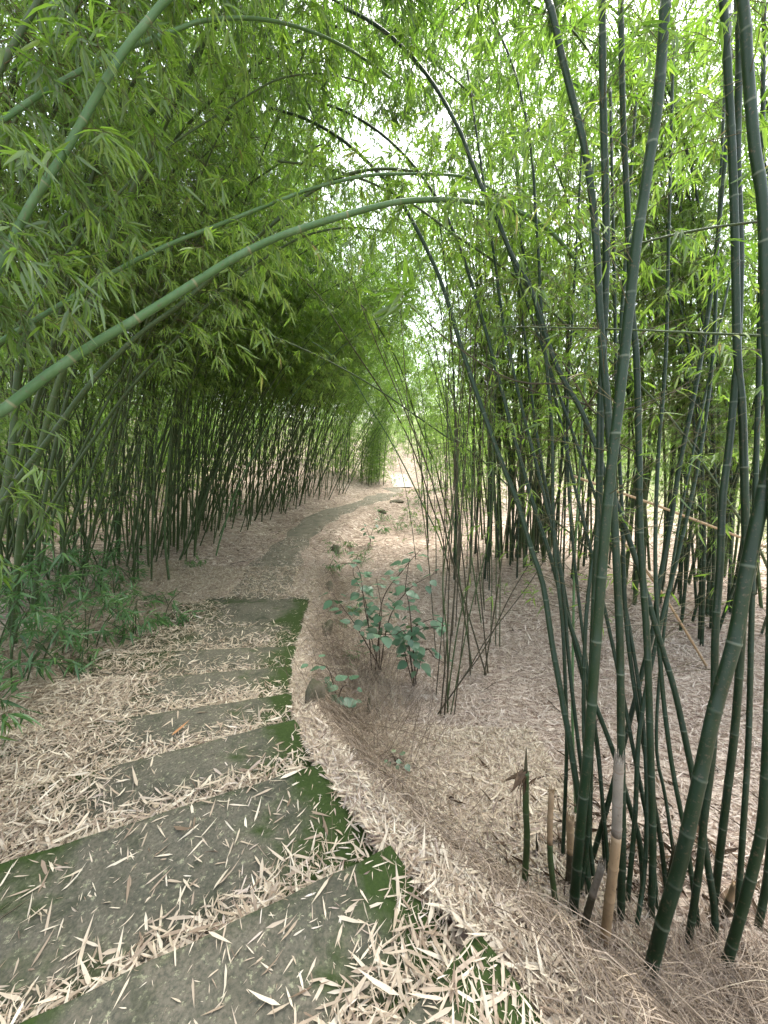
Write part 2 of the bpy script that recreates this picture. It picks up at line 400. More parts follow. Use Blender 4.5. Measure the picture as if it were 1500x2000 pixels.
def foliage(g, P, rng, s0=.3, s1=1., gap=.3, nb=4, BL=.9, nc=6, nl=6, leaf=.13, width=.13, droop=.35, lod=0, mat=0, tmat=1, az=None, tint=(0, 1), bare=0., twigs=True, flat=.35, up=0.45):
    S = along(P); L = S[-1]
    s = np.arange(L * s0, L * s1, gap)
    if len(s) == 0: return
    s = s + rng.uniform(-.1, .1, len(s)) * gap
    f = np.clip((s / L - s0) / max(1e-3, 1 - s0), 0, 1)
    p0 = sample(P, S, s); T = unit(sample(P, S, s + .05) - sample(P, S, s - .05) + 1e-9)
    p0 = np.repeat(p0, nb, 0); T = np.repeat(T, nb, 0); f = np.repeat(f, nb); N = len(p0)
    a = rng.uniform(0, 2 * PI, N) if az is None else rng.normal(az[0], az[1], N)
    hd = np.stack([np.cos(a), np.sin(a), np.zeros(N)], -1)
    hd = unit(hd - T * (hd * T).sum(-1, keepdims=True) * .8)
    el = rng.uniform(.15, 1.0, N)[:, None]
    d = unit(hd * np.cos(el) + T * np.sin(el) * .7 + np.array([0, 0, up * .4]) * np.sin(el))
    ln = BL * rng.uniform(.45, 1.15, N) * (1.05 - .55 * f)
    dr = droop * rng.uniform(.5, 1.5, N)
    bp = lambda idx, t: p0[idx] + d[idx] * (ln[idx] * t)[:, None] - np.array([0, 0, 1.]) * (dr[idx] * ln[idx] * t * t)[:, None]
    if twigs:
        K = 4; tt = np.linspace(0, 1, K); ids = np.arange(N)
        TP = np.stack([bp(ids, np.full(N, t)) for t in tt], 1)
        rad = np.linspace(.0032, .001, K)[None] * np.ones((N, 1)) * np.clip(BL, .5, 1.4)
        thin_tubes(g, TP, rad, tmat)
    keep = rng.uniform(0, 1, N) >= bare
    ids = np.repeat(np.arange(N)[keep], nc)
    if len(ids) == 0: return
    t = rng.uniform(.22, 1.02, len(ids)) ** .8
    c0 = bp(ids, t)
    tg = unit(d[ids] - np.array([0, 0, 1.]) * (2 * dr[ids] * t)[:, None])
    cd = unit(tg * .6 + rng.normal(0, .55, tg.shape) * np.array([1, 1, .6]) + np.array([0, 0, -.25]))
    sub = rng.uniform(.05, .22, len(ids))[:, None] * BL
    c1 = c0 + cd * sub
    if twigs and lod == 0:
        thin_tubes(g, np.stack([c0, c1], 1), np.full((len(ids), 2), .0011), tmat)
    li = np.repeat(np.arange(len(ids)), nl); n = len(li)
    q = rng.uniform(.1, 1.05, n)[:, None]
    pos = c0[li] + (c1 - c0)[li] * q
    ld = unit(cd[li] * .8 + rng.normal(0, .5, (n, 3)) * np.array([1, 1, .55]) + np.array([0, 0, -flat]))
    LL = leaf * rng.uniform(.55, 1.25, n)
    tn = np.clip(tint[0] + (tint[1] - tint[0]) * (.55 * rng.uniform(0, 1, n) + .45 * np.repeat(rng.uniform(0, 1, len(ids)), nl)), 0, 1)
    blades(g, pos, ld, LL, LL * width, rng, mat, tn, bend=.25, fold=.16, lod=lod)

def arch_path(rng, H, lean0, bend, zig=.12):
    n = 26; th = lean0 + bend * np.linspace(0, 1, n) ** 1.7
    st = H / (n - 1)
    side = zig * np.sin(np.linspace(0, rng.uniform(2, 5), n) + rng.uniform(0, 6)) * np.linspace(0, 1, n)
    x = np.concatenate([[0], np.cumsum(np.sin(th[:-1]) * st)]); z = np.concatenate([[0], np.cumsum(np.cos(th[:-1]) * st)])
    return np.stack([x, side, z - .12], -1)

def make_template(seed, H, lean0, bend, r0, mat, sides=7, s0=.22, low=False, gap=.21, nb=5, BL=.9, nc=6, nl=7, leaf=.08, droop=.5, tint=(0, .97)):
    rng = rs(seed); H = H * (1.25 if mat is M['culm_thin'] and H > 6 else 1)
    P = smooth_path(arch_path(rng, H, lean0, bend), 80)
    cm, nodes = culm_mesh(P, r0, r0 * .22, .30, mat, rng, sides)
    g = Geo()
    foliage(g, P, rng, s0, 1., gap, nb, BL, nc, nl, leaf, .125, droop, tint=tint)
    # a few bare wiry branches lower down
    foliage(g, P, rng, .16, s0, .24, 3, BL * .7, 4, 4, leaf, .12, .3, bare=.7, tint=tint)
    fm = g.mesh('foliage', [M['leaf'], M['twig']])
    g2 = Geo()
    foliage(g2, P, rng, .06, 1., gap * 1.2, nb, BL * 1.15, 5, 5, leaf * 1.7, .15, droop, lod=1, twigs=False, tint=tint)
    g3 = Geo()
    foliage(g3, P, rng, s0 + .04, 1., gap * 1.3, nb, BL, 5, 5, leaf * 1.35, .15, droop, lod=1, twigs=False, tint=tint)
    return dict(culm=cm, fol=fm, low=g2, high=g3, P=P, r0=r0, H=H)

T_LEFT = [make_template(100 + i, H, l0, b, r, M['culm_thin'], s0=s0, tint=(0, .9)) for i, (H, l0, b, r, s0) in enumerate((
    (7.8, .16, .75, .015, .46), (7.0, .28, .9, .0125, .52), (8.4, .10, .6, .018, .44), (7.2, .38, .9, .0135, .56), (6.4, .20, .8, .012, .42), (8.0, .45, .7, .016, .50), (8.8, .12, .5, .019, .54), (7.6, .3, 1.1, .0135, .48), (6.8, .04, .6, .0125, .50)))]
T_RIGHT = [make_template(200 + i, H, l0, b, r, M['culm_dark'], s0=s0, gap=.28, nb=4, BL=.95, nc=7, tint=(.2, 1)) for i, (H, l0, b, r, s0) in enumerate((
    (8.5, .04, .35, .026, .36), (7.8, .10, .6, .023, .34), (9.0, .02, .25, .030, .40), (8.0, .2, .5, .024, .36), (7.0, .07, .8, .019, .30)))]
T_THIN = [make_template(300 + i, H, l0, b, r, M['culm_dark'], s0=s0, gap=.4, nb=3, BL=.6, nc=4, nl=4, leaf=.09, tint=(.05, .8)) for i, (H, l0, b, r, s0) in enumerate((
    (4.6, .03, .25, .012, .5), (5.2, .08, .4, .014, .45), (4.0, .12, .3, .010, .5), (5.6, .02, .5, .013, .42)))]

def place(T, x, y, rz, sc, label, group, tilt=None):
    t = thing('bamboo', label, 'bamboo', (x, y, hz(x, y)), rz, sc, group)
    if tilt: t.rotation_euler = (tilt[0], tilt[1], rz)
    obj('culm', T['culm'], t); obj('foliage', T['fol'], t)
    return t

R = rs(11)
# ---- left thicket: boundary of stems on the left side of the path
LB = [(-4.6, 3.9), (-4.2, 5.2), (-3.9, 7.0), (-3.95, 9.4), (-3.5, 12.4), (-2.4, 15.2), (-1.5, 17.2)]
LBX = np.array([p[0] for p in LB]); LBY = np.array([p[1] for p in LB])
n = 0
while n < 116:
    y = R.uniform(3.9, 17.5); depth = abs(R.normal(0, 1.7))
    x = np.interp(y, LBY, LBX) - depth - .05
    # stems stand in tufts
    cx, cy = round(x / 1.1) * 1.1, round(y / 1.3) * 1.3
    x = x * .55 + cx * .45 + R.normal(0, .12); y = y * .55 + cy * .45 + R.normal(0, .12)
    if x > np.interp(y, LBY, LBX): continue
    ang = R.normal(0, .55) + (.0 if y < 12 else -.5)
    place(T_LEFT[R.randint(len(T_LEFT))], x, y, ang, R.uniform(.8, 1.12),
          'slender leafy bamboo among the crowded thicket on the left side of the path', 'bamboo of the thicket left of the path')
    n += 1
for x, y, a in ((-3.6, 1.2, .5), (-4.4, 2.0, .3), (-3.9, 2.7, .2), (-5.0, 3.0, .1), (-4.6, 1.0, .6), (-5.3, 3.6, .0)):
    place(T_LEFT[(1, 3, 5, 1, 3, 5, 0, 6)[int(abs(x * 10)) % 8]], x, y, a, R.uniform(.95, 1.15), 'leafy bamboo arching over the steps from beside the left undergrowth', 'bamboo arching over the steps')
for x, y, a in ((5.6, 2.4, 2.9), (6.0, 3.6, 3.0)):
    place(T_RIGHT[int(y) % 5], x, y, a, 1.0, 'leafy bamboo just beyond the right margin, crown hanging over the near clump', 'bamboo beyond the right margin')
# ---- the clump at the far bend
for i in range(20):
    x = R.uniform(-2.6, -.1); y = R.uniform(20.5, 23.5)
    place(T_LEFT[R.randint(len(T_LEFT))], x, y, R.uniform(-1.3, .7), R.uniform(.7, .95),
          'thin dark bamboo in the far clump just left of the distant stairs', 'bamboo of the clump at the far bend')
# ---- right grove, behind the bare leaf floor
def scatter(nn, fx, Ts, amean, asd, label, group, smin=.85, smax=1.15):
    k = 0
    while k < nn:
        p = fx()
        if p is None: continue
        place(Ts[R.randint(len(Ts))], p[0], p[1], R.normal(amean, asd), R.uniform(smin, smax), label, group); k += 1
def clump(cx, cy, sx, sy):
    return lambda: (R.normal(cx, sx), R.normal(cy, sy))
scatter(26, clump(5.3, 5.9, .55, .75), T_RIGHT, 2.6, 1.3, 'dark bamboo in the crowded right clump beyond the bare leaf floor', 'bamboo of the crowded right clump')
scatter(26, clump(3.6, 8.6, 1.1, .6), T_RIGHT, 2.8, 1.4, 'green bamboo in the row at the back of the bare leaf floor', 'bamboo at the back of the leaf floor')
scatter(8, clump(8.0, 9.5, 1.6, 1.6), T_RIGHT, 2.8, 1.6, 'distant bamboo standing in the right grove behind the crowded clump', 'bamboo deep in the right grove')
scatter(13, clump(1.5, 8.2, .35, .9), T_THIN, 2.9, 1.2, 'thin upright bamboo in the slim row between path and leaf floor', 'thin bamboo between path and leaf floor', .8, 1.1)
scatter(11, lambda: (R.normal(2.9, .7), R.uniform(12.5, 20)), T_RIGHT, 2.9, .9, 'far bamboo on the right side of the path near the distant stairs', 'far bamboo right of the path', .7, .95)

# ---- a mass of further bamboo beyond, too far and too many to count
def mass(name, spots, Ts, mats, label):
    gc, gl = Geo(), Geo()
    g = Geo()
    for (x, y, rz, sc, kd) in spots:
        T = (T_LEFT if kd == 'high' and x < 0 else Ts)[R.randint(len(Ts))] if kd != 'high' or x < 0 else T_RIGHT[R.randint(5)]
        c, s = math.cos(rz), math.sin(rz); Rm = np.array([[c, -s, 0], [s, c, 0], [0, 0, 1]]) * sc
        off = np.array([x, y, hz(x, y)])
        P = T['P'][::4] @ Rm.T + off
        tube(g, P, np.linspace(T['r0'], T['r0'] * .25, len(P)) * sc * 1.2, 5, 0, 0., cap=False, seg=np.full(len(P), .5), node=np.zeros(len(P)))
        V = np.concatenate(T[kd].v) @ Rm.T + off
        g.add(V, [np.concatenate([f for f, m, t in T[kd].f])], 1, np.concatenate([t for f, m, t in T[kd].f]))
    o = obj(name, g.mesh(name, mats), None, label, 'bamboo', None, 'stuff')
    return o
spots = []
while len(spots) < 330:
    x = R.uniform(-24, 24); y = R.uniform(3, 42)
    if -7.0 < x < 4.0 and y < 24: continue
    if x > 0 and y < 10.5 + .35 * max(0, 9 - x): continue
    if x < 0 and R.uniform() < .25 and y > 20: continue
    if y < abs(x) * .6: continue
    if .2 < x - .04 * (y - 20) < 2.6 and y < 30.5: continue
    if x > 0 and y < 26 and R.uniform() < .75: continue
    spots.append((x, y, R.uniform(0, 6.28), R.uniform(.9, 1.3) * (.8 if x > 0 else 1), 'low'))
for _ in range(200):
    y = R.uniform(5, 18); x = np.interp(y, LBY, LBX) - .7 - abs(R.normal(0, 2.2))
    if x > -7.2: spots.append((x, y, R.normal(0, .9), R.uniform(.8, 1.05), 'high'))
for _ in range(38):
    x, y = R.normal(5.6, .9), R.normal(6.9, .8)
    if y > 4.6 and x > 3.9: spots.append((x, y, R.normal(2.8, 1.4), R.uniform(.9, 1.1), 'high'))
for _ in range(26):
    spots.append((R.normal(3.8, 1.2), R.normal(9.9, .5), R.normal(2.8, 1.4), R.uniform(.8, 1.05), 'high'))
for _ in range(14):
    y = R.uniform(7.5, 13); spots.append((np.interp(y, LBY, LBX) - R.uniform(0, 1.0), y, R.normal(.1, .35), R.uniform(1.25, 1.55), 'high'))
for _ in range(22):
    spots.append((R.uniform(2.2, 4.6), R.uniform(7.8, 11), R.normal(3.0, .5), R.uniform(1.1, 1.35), 'high'))
for _ in range(100):
    spots.append((R.uniform(-13, -6.2), R.uniform(5, 24), R.uniform(0, 6.28), R.uniform(.55, .85), 'low'))
for _ in range(26):
    spots.append((R.uniform(-5.5, -.5), R.uniform(19, 26), R.uniform(-1, .6), R.uniform(.5, .8), 'low'))
for _ in range(26):
    y = R.uniform(14.5, 26); spots.append((R.uniform(2.5, 5.5), y, R.normal(3.0, .7), R.uniform(.45, .8), 'low'))
for _ in range(34):
    spots.append((R.uniform(-3.2, .15), R.uniform(19.5, 22.8), R.uniform(-1.5, 1.2), R.uniform(.45, .75), 'low'))
for _ in range(110):
    y = R.uniform(5, 17.3); spots.append((np.interp(y, LBY, LBX) - R.uniform(.1, 1.5), y, R.normal(.1, .6), R.uniform(.7, 1.0), 'high'))
mass('distant_bamboo_thicket', spots, T_LEFT[:3] + T_RIGHT[:3], [M['culm_thin'], M['leaf']], 'far-off bamboo wood closing the view behind both groves')

# ------------------------------------------------------------------ bamboo traced one by one
rightc = 'bamboo of the near right clump'
def traced(label, px, mat, r0, r1, base=True, Ytop=None, ext=1.5, extbend=(0, 0, 0), fol=None, gap=.32, sides=12, name='bamboo', cat='bamboo', Ys=None, seed=0, group=None, drop=0.):
    rng = rs(1000 + seed)
    P = [None] * len(px)
    if base:
        b = ground_at(*px[0]); Y0 = b[1]
    else:
        Y0 = Ys[0]; b = at(*px[0], Y0)
    cum = along(np.array([[*p, 0] for p in px], float)); cum /= cum[-1]
    for i, p in enumerate(px):
        if Ys is not None: Y = np.interp(cum[i], np.linspace(0, 1, len(Ys)), Ys)
        else: Y = Y0 + (Ytop - Y0) * cum[i]
        P[i] = at(p[0], p[1], Y) if (i or not base) else b
    if base: P[0] = P[0] - np.array([0, 0, .08])
    if drop:        # carry the culm on down to the ground, beyond the frame
        q = P[0]; h = q[2] - hz(q[0], q[1]); u = unit((q - P[1]) * np.array([1, 1, 0]))
        P = [np.append(q[:2] + u[:2] * h * drop, 0), q + (np.append(u[:2] * h * drop * .7, -h * .55))] + P
        P[0][2] = hz(P[0][0], P[0][1]) - .08
    P = [np.array(p) for p in P]
    if ext:
        d = unit(P[-1] - P[-2]); last = P[-1]
        for k in range(1, 5):
            d = unit(d + np.array(extbend) * .25)
            last = last + d * ext / 4; P.append(last)
    P = np.array(P); org = P[0].copy()
    Q = smooth_path(P - org, 110)
    if group == rightc: r0 *= .73; r1 *= .75
    t = thing(name, label, cat, org, group=group)
    me, nodes = culm_mesh(Q, r0, r1, gap, mat, rng, sides)
    obj('culm', me, t)
    if fol:
        g = Geo()
        for kw in (fol if isinstance(fol, list) else [fol]): foliage(g, Q, rng, **kw)
        obj('foliage', g.mesh('foliage', [M['leaf'], M['twig']]), t)
    return t, Q

def branch(parent, pts, r0=.008, r1=.003, mat=None, leaves=None, seed=0):
    """a side branch traced in world points, child of a bamboo"""
    rng = rs(7000 + seed); o = np.array(parent.location)
    Q = smooth_path(np.array(pts) - o, 40)
    me, _ = culm_mesh(Q, r0, r1, .16, mat or M['culm_brown'], rng, 6)
    b = obj('branch', me, parent)
    if leaves:
        g = Geo(); foliage(g, Q, rng, **leaves)
        obj('foliage', g.mesh('foliage', [M['leaf'], M['twig']]), b)
    return b

UP = dict(s0=.62, s1=1., gap=.3, nb=3, BL=.6, nc=4, nl=5, leaf=.10, droop=.4, tint=(.15, 1))
def up(**k): d = dict(UP); d.update(k); return d
WIRY = dict(s0=.3, s1=.62, gap=.22, nb=2, BL=.7, nc=3, nl=3, leaf=.09, droop=.15, bare=.75, tint=(.2, 1))

D, PA, TN, BR = M['culm_dark'], M['culm_pale'], M['culm_thin'], M['culm_brown']
rightc = 'bamboo of the near right clump'
traced('tall dark bamboo of the near clump, first thick culm right of the stumps',
       [(1120, 1785), (1135, 1600), (1150, 1450), (1165, 1250), (1187, 980), (1211, 770), (1240, 500), (1255, 400), (1270, 300), (1285, 200), (1300, 0)], D, .034, .027, Ytop=2.15, ext=2.5, extbend=(.1, .2, 0), fol=[up(), WIRY], seed=1, group=rightc)
traced('thickest bamboo of the near clump, pale ringed culm slanting out to the right',
       [(1265, 1915), (1295, 1800), (1325, 1700), (1360, 1550), (1395, 1390), (1435, 1250), (1453, 1143), (1477, 1027), (1502, 920), (1535, 760)], D, .040, .034, Ytop=1.8, ext=3.2, extbend=(-.1, .2, .1), fol=up(s0=.5), seed=2, group=rightc)
traced('dark bamboo that bows left at the top beside the straight pair in the near clump',
       [(1215, 1805), (1215, 1650), (1213, 1450), (1211, 1260), (1205, 1120), (1198, 980), (1187, 800), (1174, 650), (1165, 480), (1155, 375), (1140, 280), (1120, 200), (1095, 100), (1070, 0)], D, .027, .021, Ytop=2.5, ext=2, extbend=(-.4, .3, 0), fol=[up(), WIRY], seed=3, group=rightc)
t4, q4 = traced('straight upright bamboo in the middle of the near clump, thin branch at its upper side',
       [(1150, 1700), (1154, 1400), (1162, 1167), (1170, 980), (1173, 800), (1178, 690), (1184, 500), (1182, 350), (1178, 200), (1176, 0)], D, .027, .022, Ytop=2.45, ext=2.2, extbend=(.1, .2, 0), fol=[up(), WIRY], seed=4, group=rightc)
branch(t4, [at(1176, 508, 2.3), at(1250, 476, 2.15), at(1370, 448, 2.0), at(1500, 430, 1.9), at(1640, 405, 1.8)], .006, .005, TN, leaves=up(s0=.1, gap=.2, nb=1, BL=.35, nc=3, nl=4, leaf=.12), seed=1)
traced('vertical bamboo with pale upper culm rising behind the crossing poles of the near clump',
       [(1275, 1800), (1275, 1650), (1270, 1450), (1264, 1260), (1255, 1120), (1250, 1027), (1248, 887), (1243, 700), (1234, 600), (1225, 400), (1216, 200), (1212, 0)], D, .025, .018, Ytop=2.7, ext=2, extbend=(.0, .2, 0), fol=[up(), WIRY], seed=6, group=rightc)
traced('upright bamboo beside the thick slanting one, foot hidden behind its base',
       [(1395, 1780), (1405, 1675), (1420, 1550), (1435, 1425), (1449, 1237), (1456, 1073), (1453, 910), (1449, 793), (1440, 690), (1435, 450), (1430, 300), (1422, 150), (1412, 0)], D, .025, .02, Ytop=2.2, ext=2, extbend=(.1, .3, 0), fol=up(), seed=7, group=rightc)
traced('dark bamboo leaning right from a brown foot between the thick and upright culms',
       [(1345, 1845), (1365, 1700), (1375, 1600), (1393, 1450), (1397, 1237), (1407, 1097), (1411, 980), (1425, 863), (1439, 700), (1446, 500), (1440, 300), (1444, 100), (1440, 0)], D, .023, .018, Ytop=2.3, ext=2, extbend=(.3, .3, 0), fol=up(), seed=8, group=rightc)
t9, q9 = traced('bamboo at the right margin, bowing left again above the others',
       [(1415, 1890), (1440, 1810), (1470, 1700), (1490, 1600), (1502, 1400), (1510, 1100), (1506, 800), (1498, 650), (1490, 400), (1475, 300), (1460, 125), (1450, 0)], D, .030, .024, Ytop=1.95, ext=2.2, extbend=(-.2, .3, 0), fol=up(), seed=9, group=rightc)
branch(t9, [at(1500, 656, 1.75), at(1400, 652, 1.95), at(1250, 645, 2.1), at(1100, 640, 2.35), at(970, 638, 2.6)], .006, .003, TN, leaves=up(s0=.3, gap=.25, nb=1, BL=.35, nc=2, nl=3, leaf=.1), seed=2)
traced('long bamboo leaning far left, leftmost tall culm of the near clump',
       [(1158, 1770), (1140, 1640), (1118, 1480), (1095, 1350), (1078, 1255), (1061, 1143), (1038, 1073), (1010, 980), (977, 896), (940, 793), (906, 695), (870, 575), (840, 500), (790, 405)], D, .026, .015, Ytop=3.3, ext=1.8, extbend=(-.5, .3, -.2), fol=[up(s0=.6), WIRY], seed=10, group=rightc)
traced('bamboo running parallel to the farthest-leaning culm, just to its right',
       [(1262, 1740), (1250, 1650), (1230, 1575), (1200, 1475), (1172, 1400), (1145, 1330), (1127, 1260), (1103, 1190), (1075, 1087), (1047, 1003), (1024, 924), (1000, 840), (982, 770), (963, 700), (947, 640), (920, 550), (895, 475), (858, 395)], D, .021, .013, Ytop=3.4, ext=1.8, extbend=(-.5, .3, -.2), fol=[up(s0=.6), WIRY], seed=11, group=rightc)
t12, q12 = traced('bamboo with a knot of twigs midway, crossing from low right to high left',
       [(1402, 1850), (1395, 1775), (1380, 1675), (1365, 1575), (1345, 1475), (1318, 1350), (1295, 1274), (1271, 1190), (1243, 1097), (1211, 1003), (1180, 920), (1155, 849), (1131, 793), (1103, 747), (1078, 692), (1050, 600), (1030, 550), (1000, 500), (970, 425), (945, 375), (915, 300), (898, 255)], D, .023, .015, Ytop=3.0, ext=1.6, extbend=(-.4, .3, -.1), fol=[up(s0=.55), WIRY], seed=12, group=rightc)
for k, (a, b2, yy) in enumerate((((1085, 690), (1030, 640), 2.75), ((1190, 740), (1290, 640), 2.5), ((1100, 850), (1030, 905), 2.7), ((1220, 800), (1330, 760), 2.5), ((1060, 770), (960, 730), 2.9), ((1200, 860), (1290, 905), 2.4))):
    branch(t12, [at(1148, 792, 2.62), at(*((np.array([1148, 792]) + a) / 2 + [0, -6]), (2.62 + yy) / 2), at(*a, yy), at(*b2, yy)], .006, .0025, seed=10 + k)
traced('slim vertical bamboo left of the straight pair, standing behind the long leaning culms',
       [(1100, 1680), (1103, 1580), (1107, 1450), (1104, 1330), (1098, 1213), (1085, 1097), (1080, 980), (1078, 840), (1066, 700), (1057, 600), (1052, 500), (1045, 400), (1041, 325)], D, .016, .011, Ytop=3.1, ext=1.6, extbend=(-.2, .3, 0), fol=[up(s0=.6), WIRY], seed=13, group=rightc)
traced('pale grey-green bamboo glimpsed behind the slim vertical one, leaning a little right',
       [(1128, 1600), (1118, 1400), (1120, 1213), (1122, 1097), (1129, 980), (1136, 840), (1145, 700), (1150, 560)], M['culm_pale'], .013, .009, Ytop=3.4, ext=1.6, fol=up(s0=.6, nb=2), seed=14, group=rightc)
traced('thin bamboo running diagonally across all others of the near clump',
       [(1560, 1260), (1500, 1110), (1453, 1027), (1407, 957), (1360, 887), (1313, 821), (1243, 747), (1175, 692), (1100, 630), (1030, 560), (950, 500), (890, 460), (815, 405)], TN, .016, .010, Ys=(3.0, 3.3), ext=1.2, extbend=(-.2, .2, -.3), fol=[up(s0=.75, BL=.5), WIRY], seed=15, group=rightc)
traced('bamboo with smooth bluish culm slanting right behind the upright ones',
       [(1150, 1690), (1190, 1560), (1232, 1400), (1255, 1310), (1276, 1227), (1287, 1143), (1309, 1027), (1327, 910), (1346, 817), (1369, 700), (1395, 525), (1410, 375), (1420, 260)], D, .021, .014, Ytop=3.0, ext=1.8, extbend=(.1, .3, 0), fol=up(), seed=16, group=rightc)
for k, (pp, r, yt) in enumerate((
    ([(1130, 1760), (1150, 1600), (1140, 1400), (1150, 1150), (1195, 900), (1215, 600)], .017, 2.7),
    ([(1195, 1730), (1180, 1600), (1160, 1420), (1120, 1250), (1085, 1050), (1050, 860), (1030, 700)], .016, 3.1),
    ([(1310, 1760), (1290, 1640), (1265, 1500), (1240, 1350), (1222, 1200), (1215, 1000), (1205, 800), (1200, 560)], .018, 2.9),
    ([(1240, 1840), (1262, 1650), (1255, 1400), (1215, 1150), (1180, 1020), (1120, 850)], .016, 2.7),
    ([(1480, 1820), (1500, 1700), (1515, 1500), (1535, 1300), (1540, 900)], .024, 2.2),
    ([(1330, 1720), (1300, 1560), (1282, 1450), (1295, 1250), (1330, 1000), (1380, 760)], .014, 3.0))):
    traced(('bamboo wedged behind the first thick culm of the near clump, slanting slightly right', 'slim bamboo leaning left behind the first thick culm of the near clump',
            'dark bamboo half hidden behind the dry split stump, leaning left', 'slim bamboo rising beside the dry split stump and crossing to the left',
            'shadowed bamboo foot at the outermost right of the near clump', 'thin bamboo bending right behind the brown sheathed foot')[k], pp, D, r, r * .7, Ytop=yt, ext=1.5, fol=[up(s0=.65, nb=2), WIRY], seed=40 + k, group=rightc)

for k, (pp, r, yt, lb) in enumerate((
    ([(1168, 1740), (1135, 1500), (1112, 1300), (1095, 1120), (1058, 950), (1020, 800), (985, 640), (965, 500)], .017, 3.2, 'dark bamboo leaning left between the long leaning culms and the first thick one'),
    ([(1225, 1780), (1240, 1600), (1250, 1420), (1285, 1240), (1330, 1060), (1368, 880), (1392, 700), (1400, 520)], .018, 2.9, 'dark bamboo leaning right behind the split stump, crossing the upright ones'),
    ([(1292, 1800), (1270, 1640), (1240, 1480), (1205, 1300), (1165, 1120), (1120, 940), (1085, 780)], .017, 2.8, 'dark bamboo rising from behind the slanting thick foot and leaning left'),
    ([(1375, 1830), (1340, 1640), (1310, 1480), (1290, 1300), (1280, 1100), (1285, 900), (1300, 700), (1305, 500)], .017, 2.7, 'slim bamboo curving upright between the diagonal crossing culm and the thick one'),
    ([(1440, 1840), (1450, 1640), (1462, 1440), (1468, 1200), (1475, 960), (1482, 720), (1486, 480), (1490, 200)], .019, 2.5, 'upright bamboo just inside the outermost right culm of the near clump'),
    ([(1185, 1700), (1172, 1500), (1150, 1330), (1128, 1150), (1112, 980), (1108, 800), (1118, 620)], .015, 3.0, 'slender bamboo behind the straight upright one, bending left then up'))):
    traced(lb, pp, D, r, r * .65, Ytop=yt, ext=1.6, fol=[up(s0=.65, nb=2), WIRY], seed=140 + k, group=rightc)

# dead pole, stumps and shoots
traced('long dead tan pole lying aslant through the crowded right clump', [(1120, 930), (1257, 978), (1330, 1005), (1453, 1052), (1540, 1085)], M['culm_dead'], .015, .013, base=False, Ys=(4.3, 4.0), ext=0, seed=60, name='dead_bamboo_pole', cat='pole')
traced('dead tan culm propped from the leaf floor into the near clump', [(1388, 1300), (1313, 1190), (1255, 1105), (1192, 1090 - 60)], M['culm_dead'], .014, .011, Ytop=3.0, ext=0, seed=61, name='dead_bamboo_pole', cat='pole')
def stump(label, pts, r, mats, cut=True, spike=None, sheath=False, name='bamboo_stump', seed=0):
    rng = rs(500 + seed)
    P = [ground_at(*pts[0])]; Y0 = P[0][1]
    for p in pts[1:]: P.append(at(*p, Y0))
    P[0] = P[0] - np.array([0, 0, .06]); P = np.array(P); o = P[0].copy(); Q = smooth_path(P - o, 30)
    t = thing(name, label, 'shoot' if spike else 'stump', o)
    n1 = int(len(Q) * (.55 if len(mats) > 1 else 1)); 
    me, _ = culm_mesh(Q[:n1 + 1] if len(mats) > 1 else Q, r * 1.08, r, .19, mats[0], rng, 12); obj('culm', me, t)
    if len(mats) > 1:
        me, _ = culm_mesh(Q[n1:], r * .99, r * .97, .17, mats[1], rng, 12); obj('weathered_top', me, t)
    if cut and not spike:
        g = Geo()
        k = 12; aa = np.arange(k) * 2 * PI / k; top = Q[-1]
        for q in range(k):                         # torn rim of splinters
            h = rng.uniform(.01, .055); a1 = aa[q]; a2 = a1 + 2 * PI / k
            e = lambda a, rr, z: top + np.array([math.cos(a) * rr, math.sin(a) * rr, z])
            g.add([e(a1, r * .98, -.01), e(a2, r * .98, -.01), e((a1 + a2) / 2, r * .97, h), e(a1, r * .8, -.01), e(a2, r * .8, -.01), e((a1 + a2) / 2, r * .84, h)],
                  [np.array([[0, 1, 2], [4, 3, 5]]), np.array([[1, 4, 5, 2], [3, 0, 2, 5]])])
        obj('torn_rim', g.mesh('torn_rim', [mats[-1]]), t)
    if spike:
        S0 = Q[-1]; S1 = at(*spike, Y0) - o
        g = Geo(); zz = np.linspace(0, 1, 7)
        tube(g, S0 + (S1 - S0) * zz[:, None], r * np.array([.62, .6, .5, .4, .28, .16, .03]), 8, seg=np.full(7, .5), node=np.zeros(7))
        obj('pointed_tip', g.mesh('pointed_tip', [M['culm_brown']], True), t)
    if sheath:
        g = Geo()
        for q in range(16):
            st = Q[-1] + np.array([rng.normal(-.008, .008), rng.normal(0, .01), rng.uniform(-.01, .02)])
            L = rng.uniform(.06, .2); w = rng.uniform(.006, .014)
            dd = unit(np.array([rng.normal(-.35, .3), rng.normal(-.1, .3), -1.]))
            blades(g, st[None], dd[None], np.array([L]), np.array([w * 2]), rng, 0, bend=.1, roll=1.5)
        obj('torn_sheath', g.mesh('torn_sheath', [M['sheath']]), t)
stump('green bamboo shoot with sharp point and torn brown sheath, left of the clump', [(1025, 1722), (1029, 1640), (1027, 1580), (1027, 1508)], .0165, [M['culm_thin']], spike=(1028, 1456), sheath=True, name='bamboo_shoot', seed=1)
stump('short brown-topped stump next to the pointed shoot', [(1090, 1770), (1076, 1690), (1074, 1620), (1077, 1548)], .0145, [M['culm_thin'], M['culm_dead']], seed=2)
stump('split dry stump, tan below and bleached grey above, in the middle of the clump', [(1180, 1850), (1190, 1760), (1203, 1644), (1206, 1560), (1209, 1485)], .022, [M['culm_dead'], M['culm_grey']], seed=3)
stump('grey broken stump leaning right at the foot of the first thick culm', [(1137, 1818), (1155, 1755), (1175, 1692)], .017, [M['culm_brown'], M['culm_grey']], seed=4)
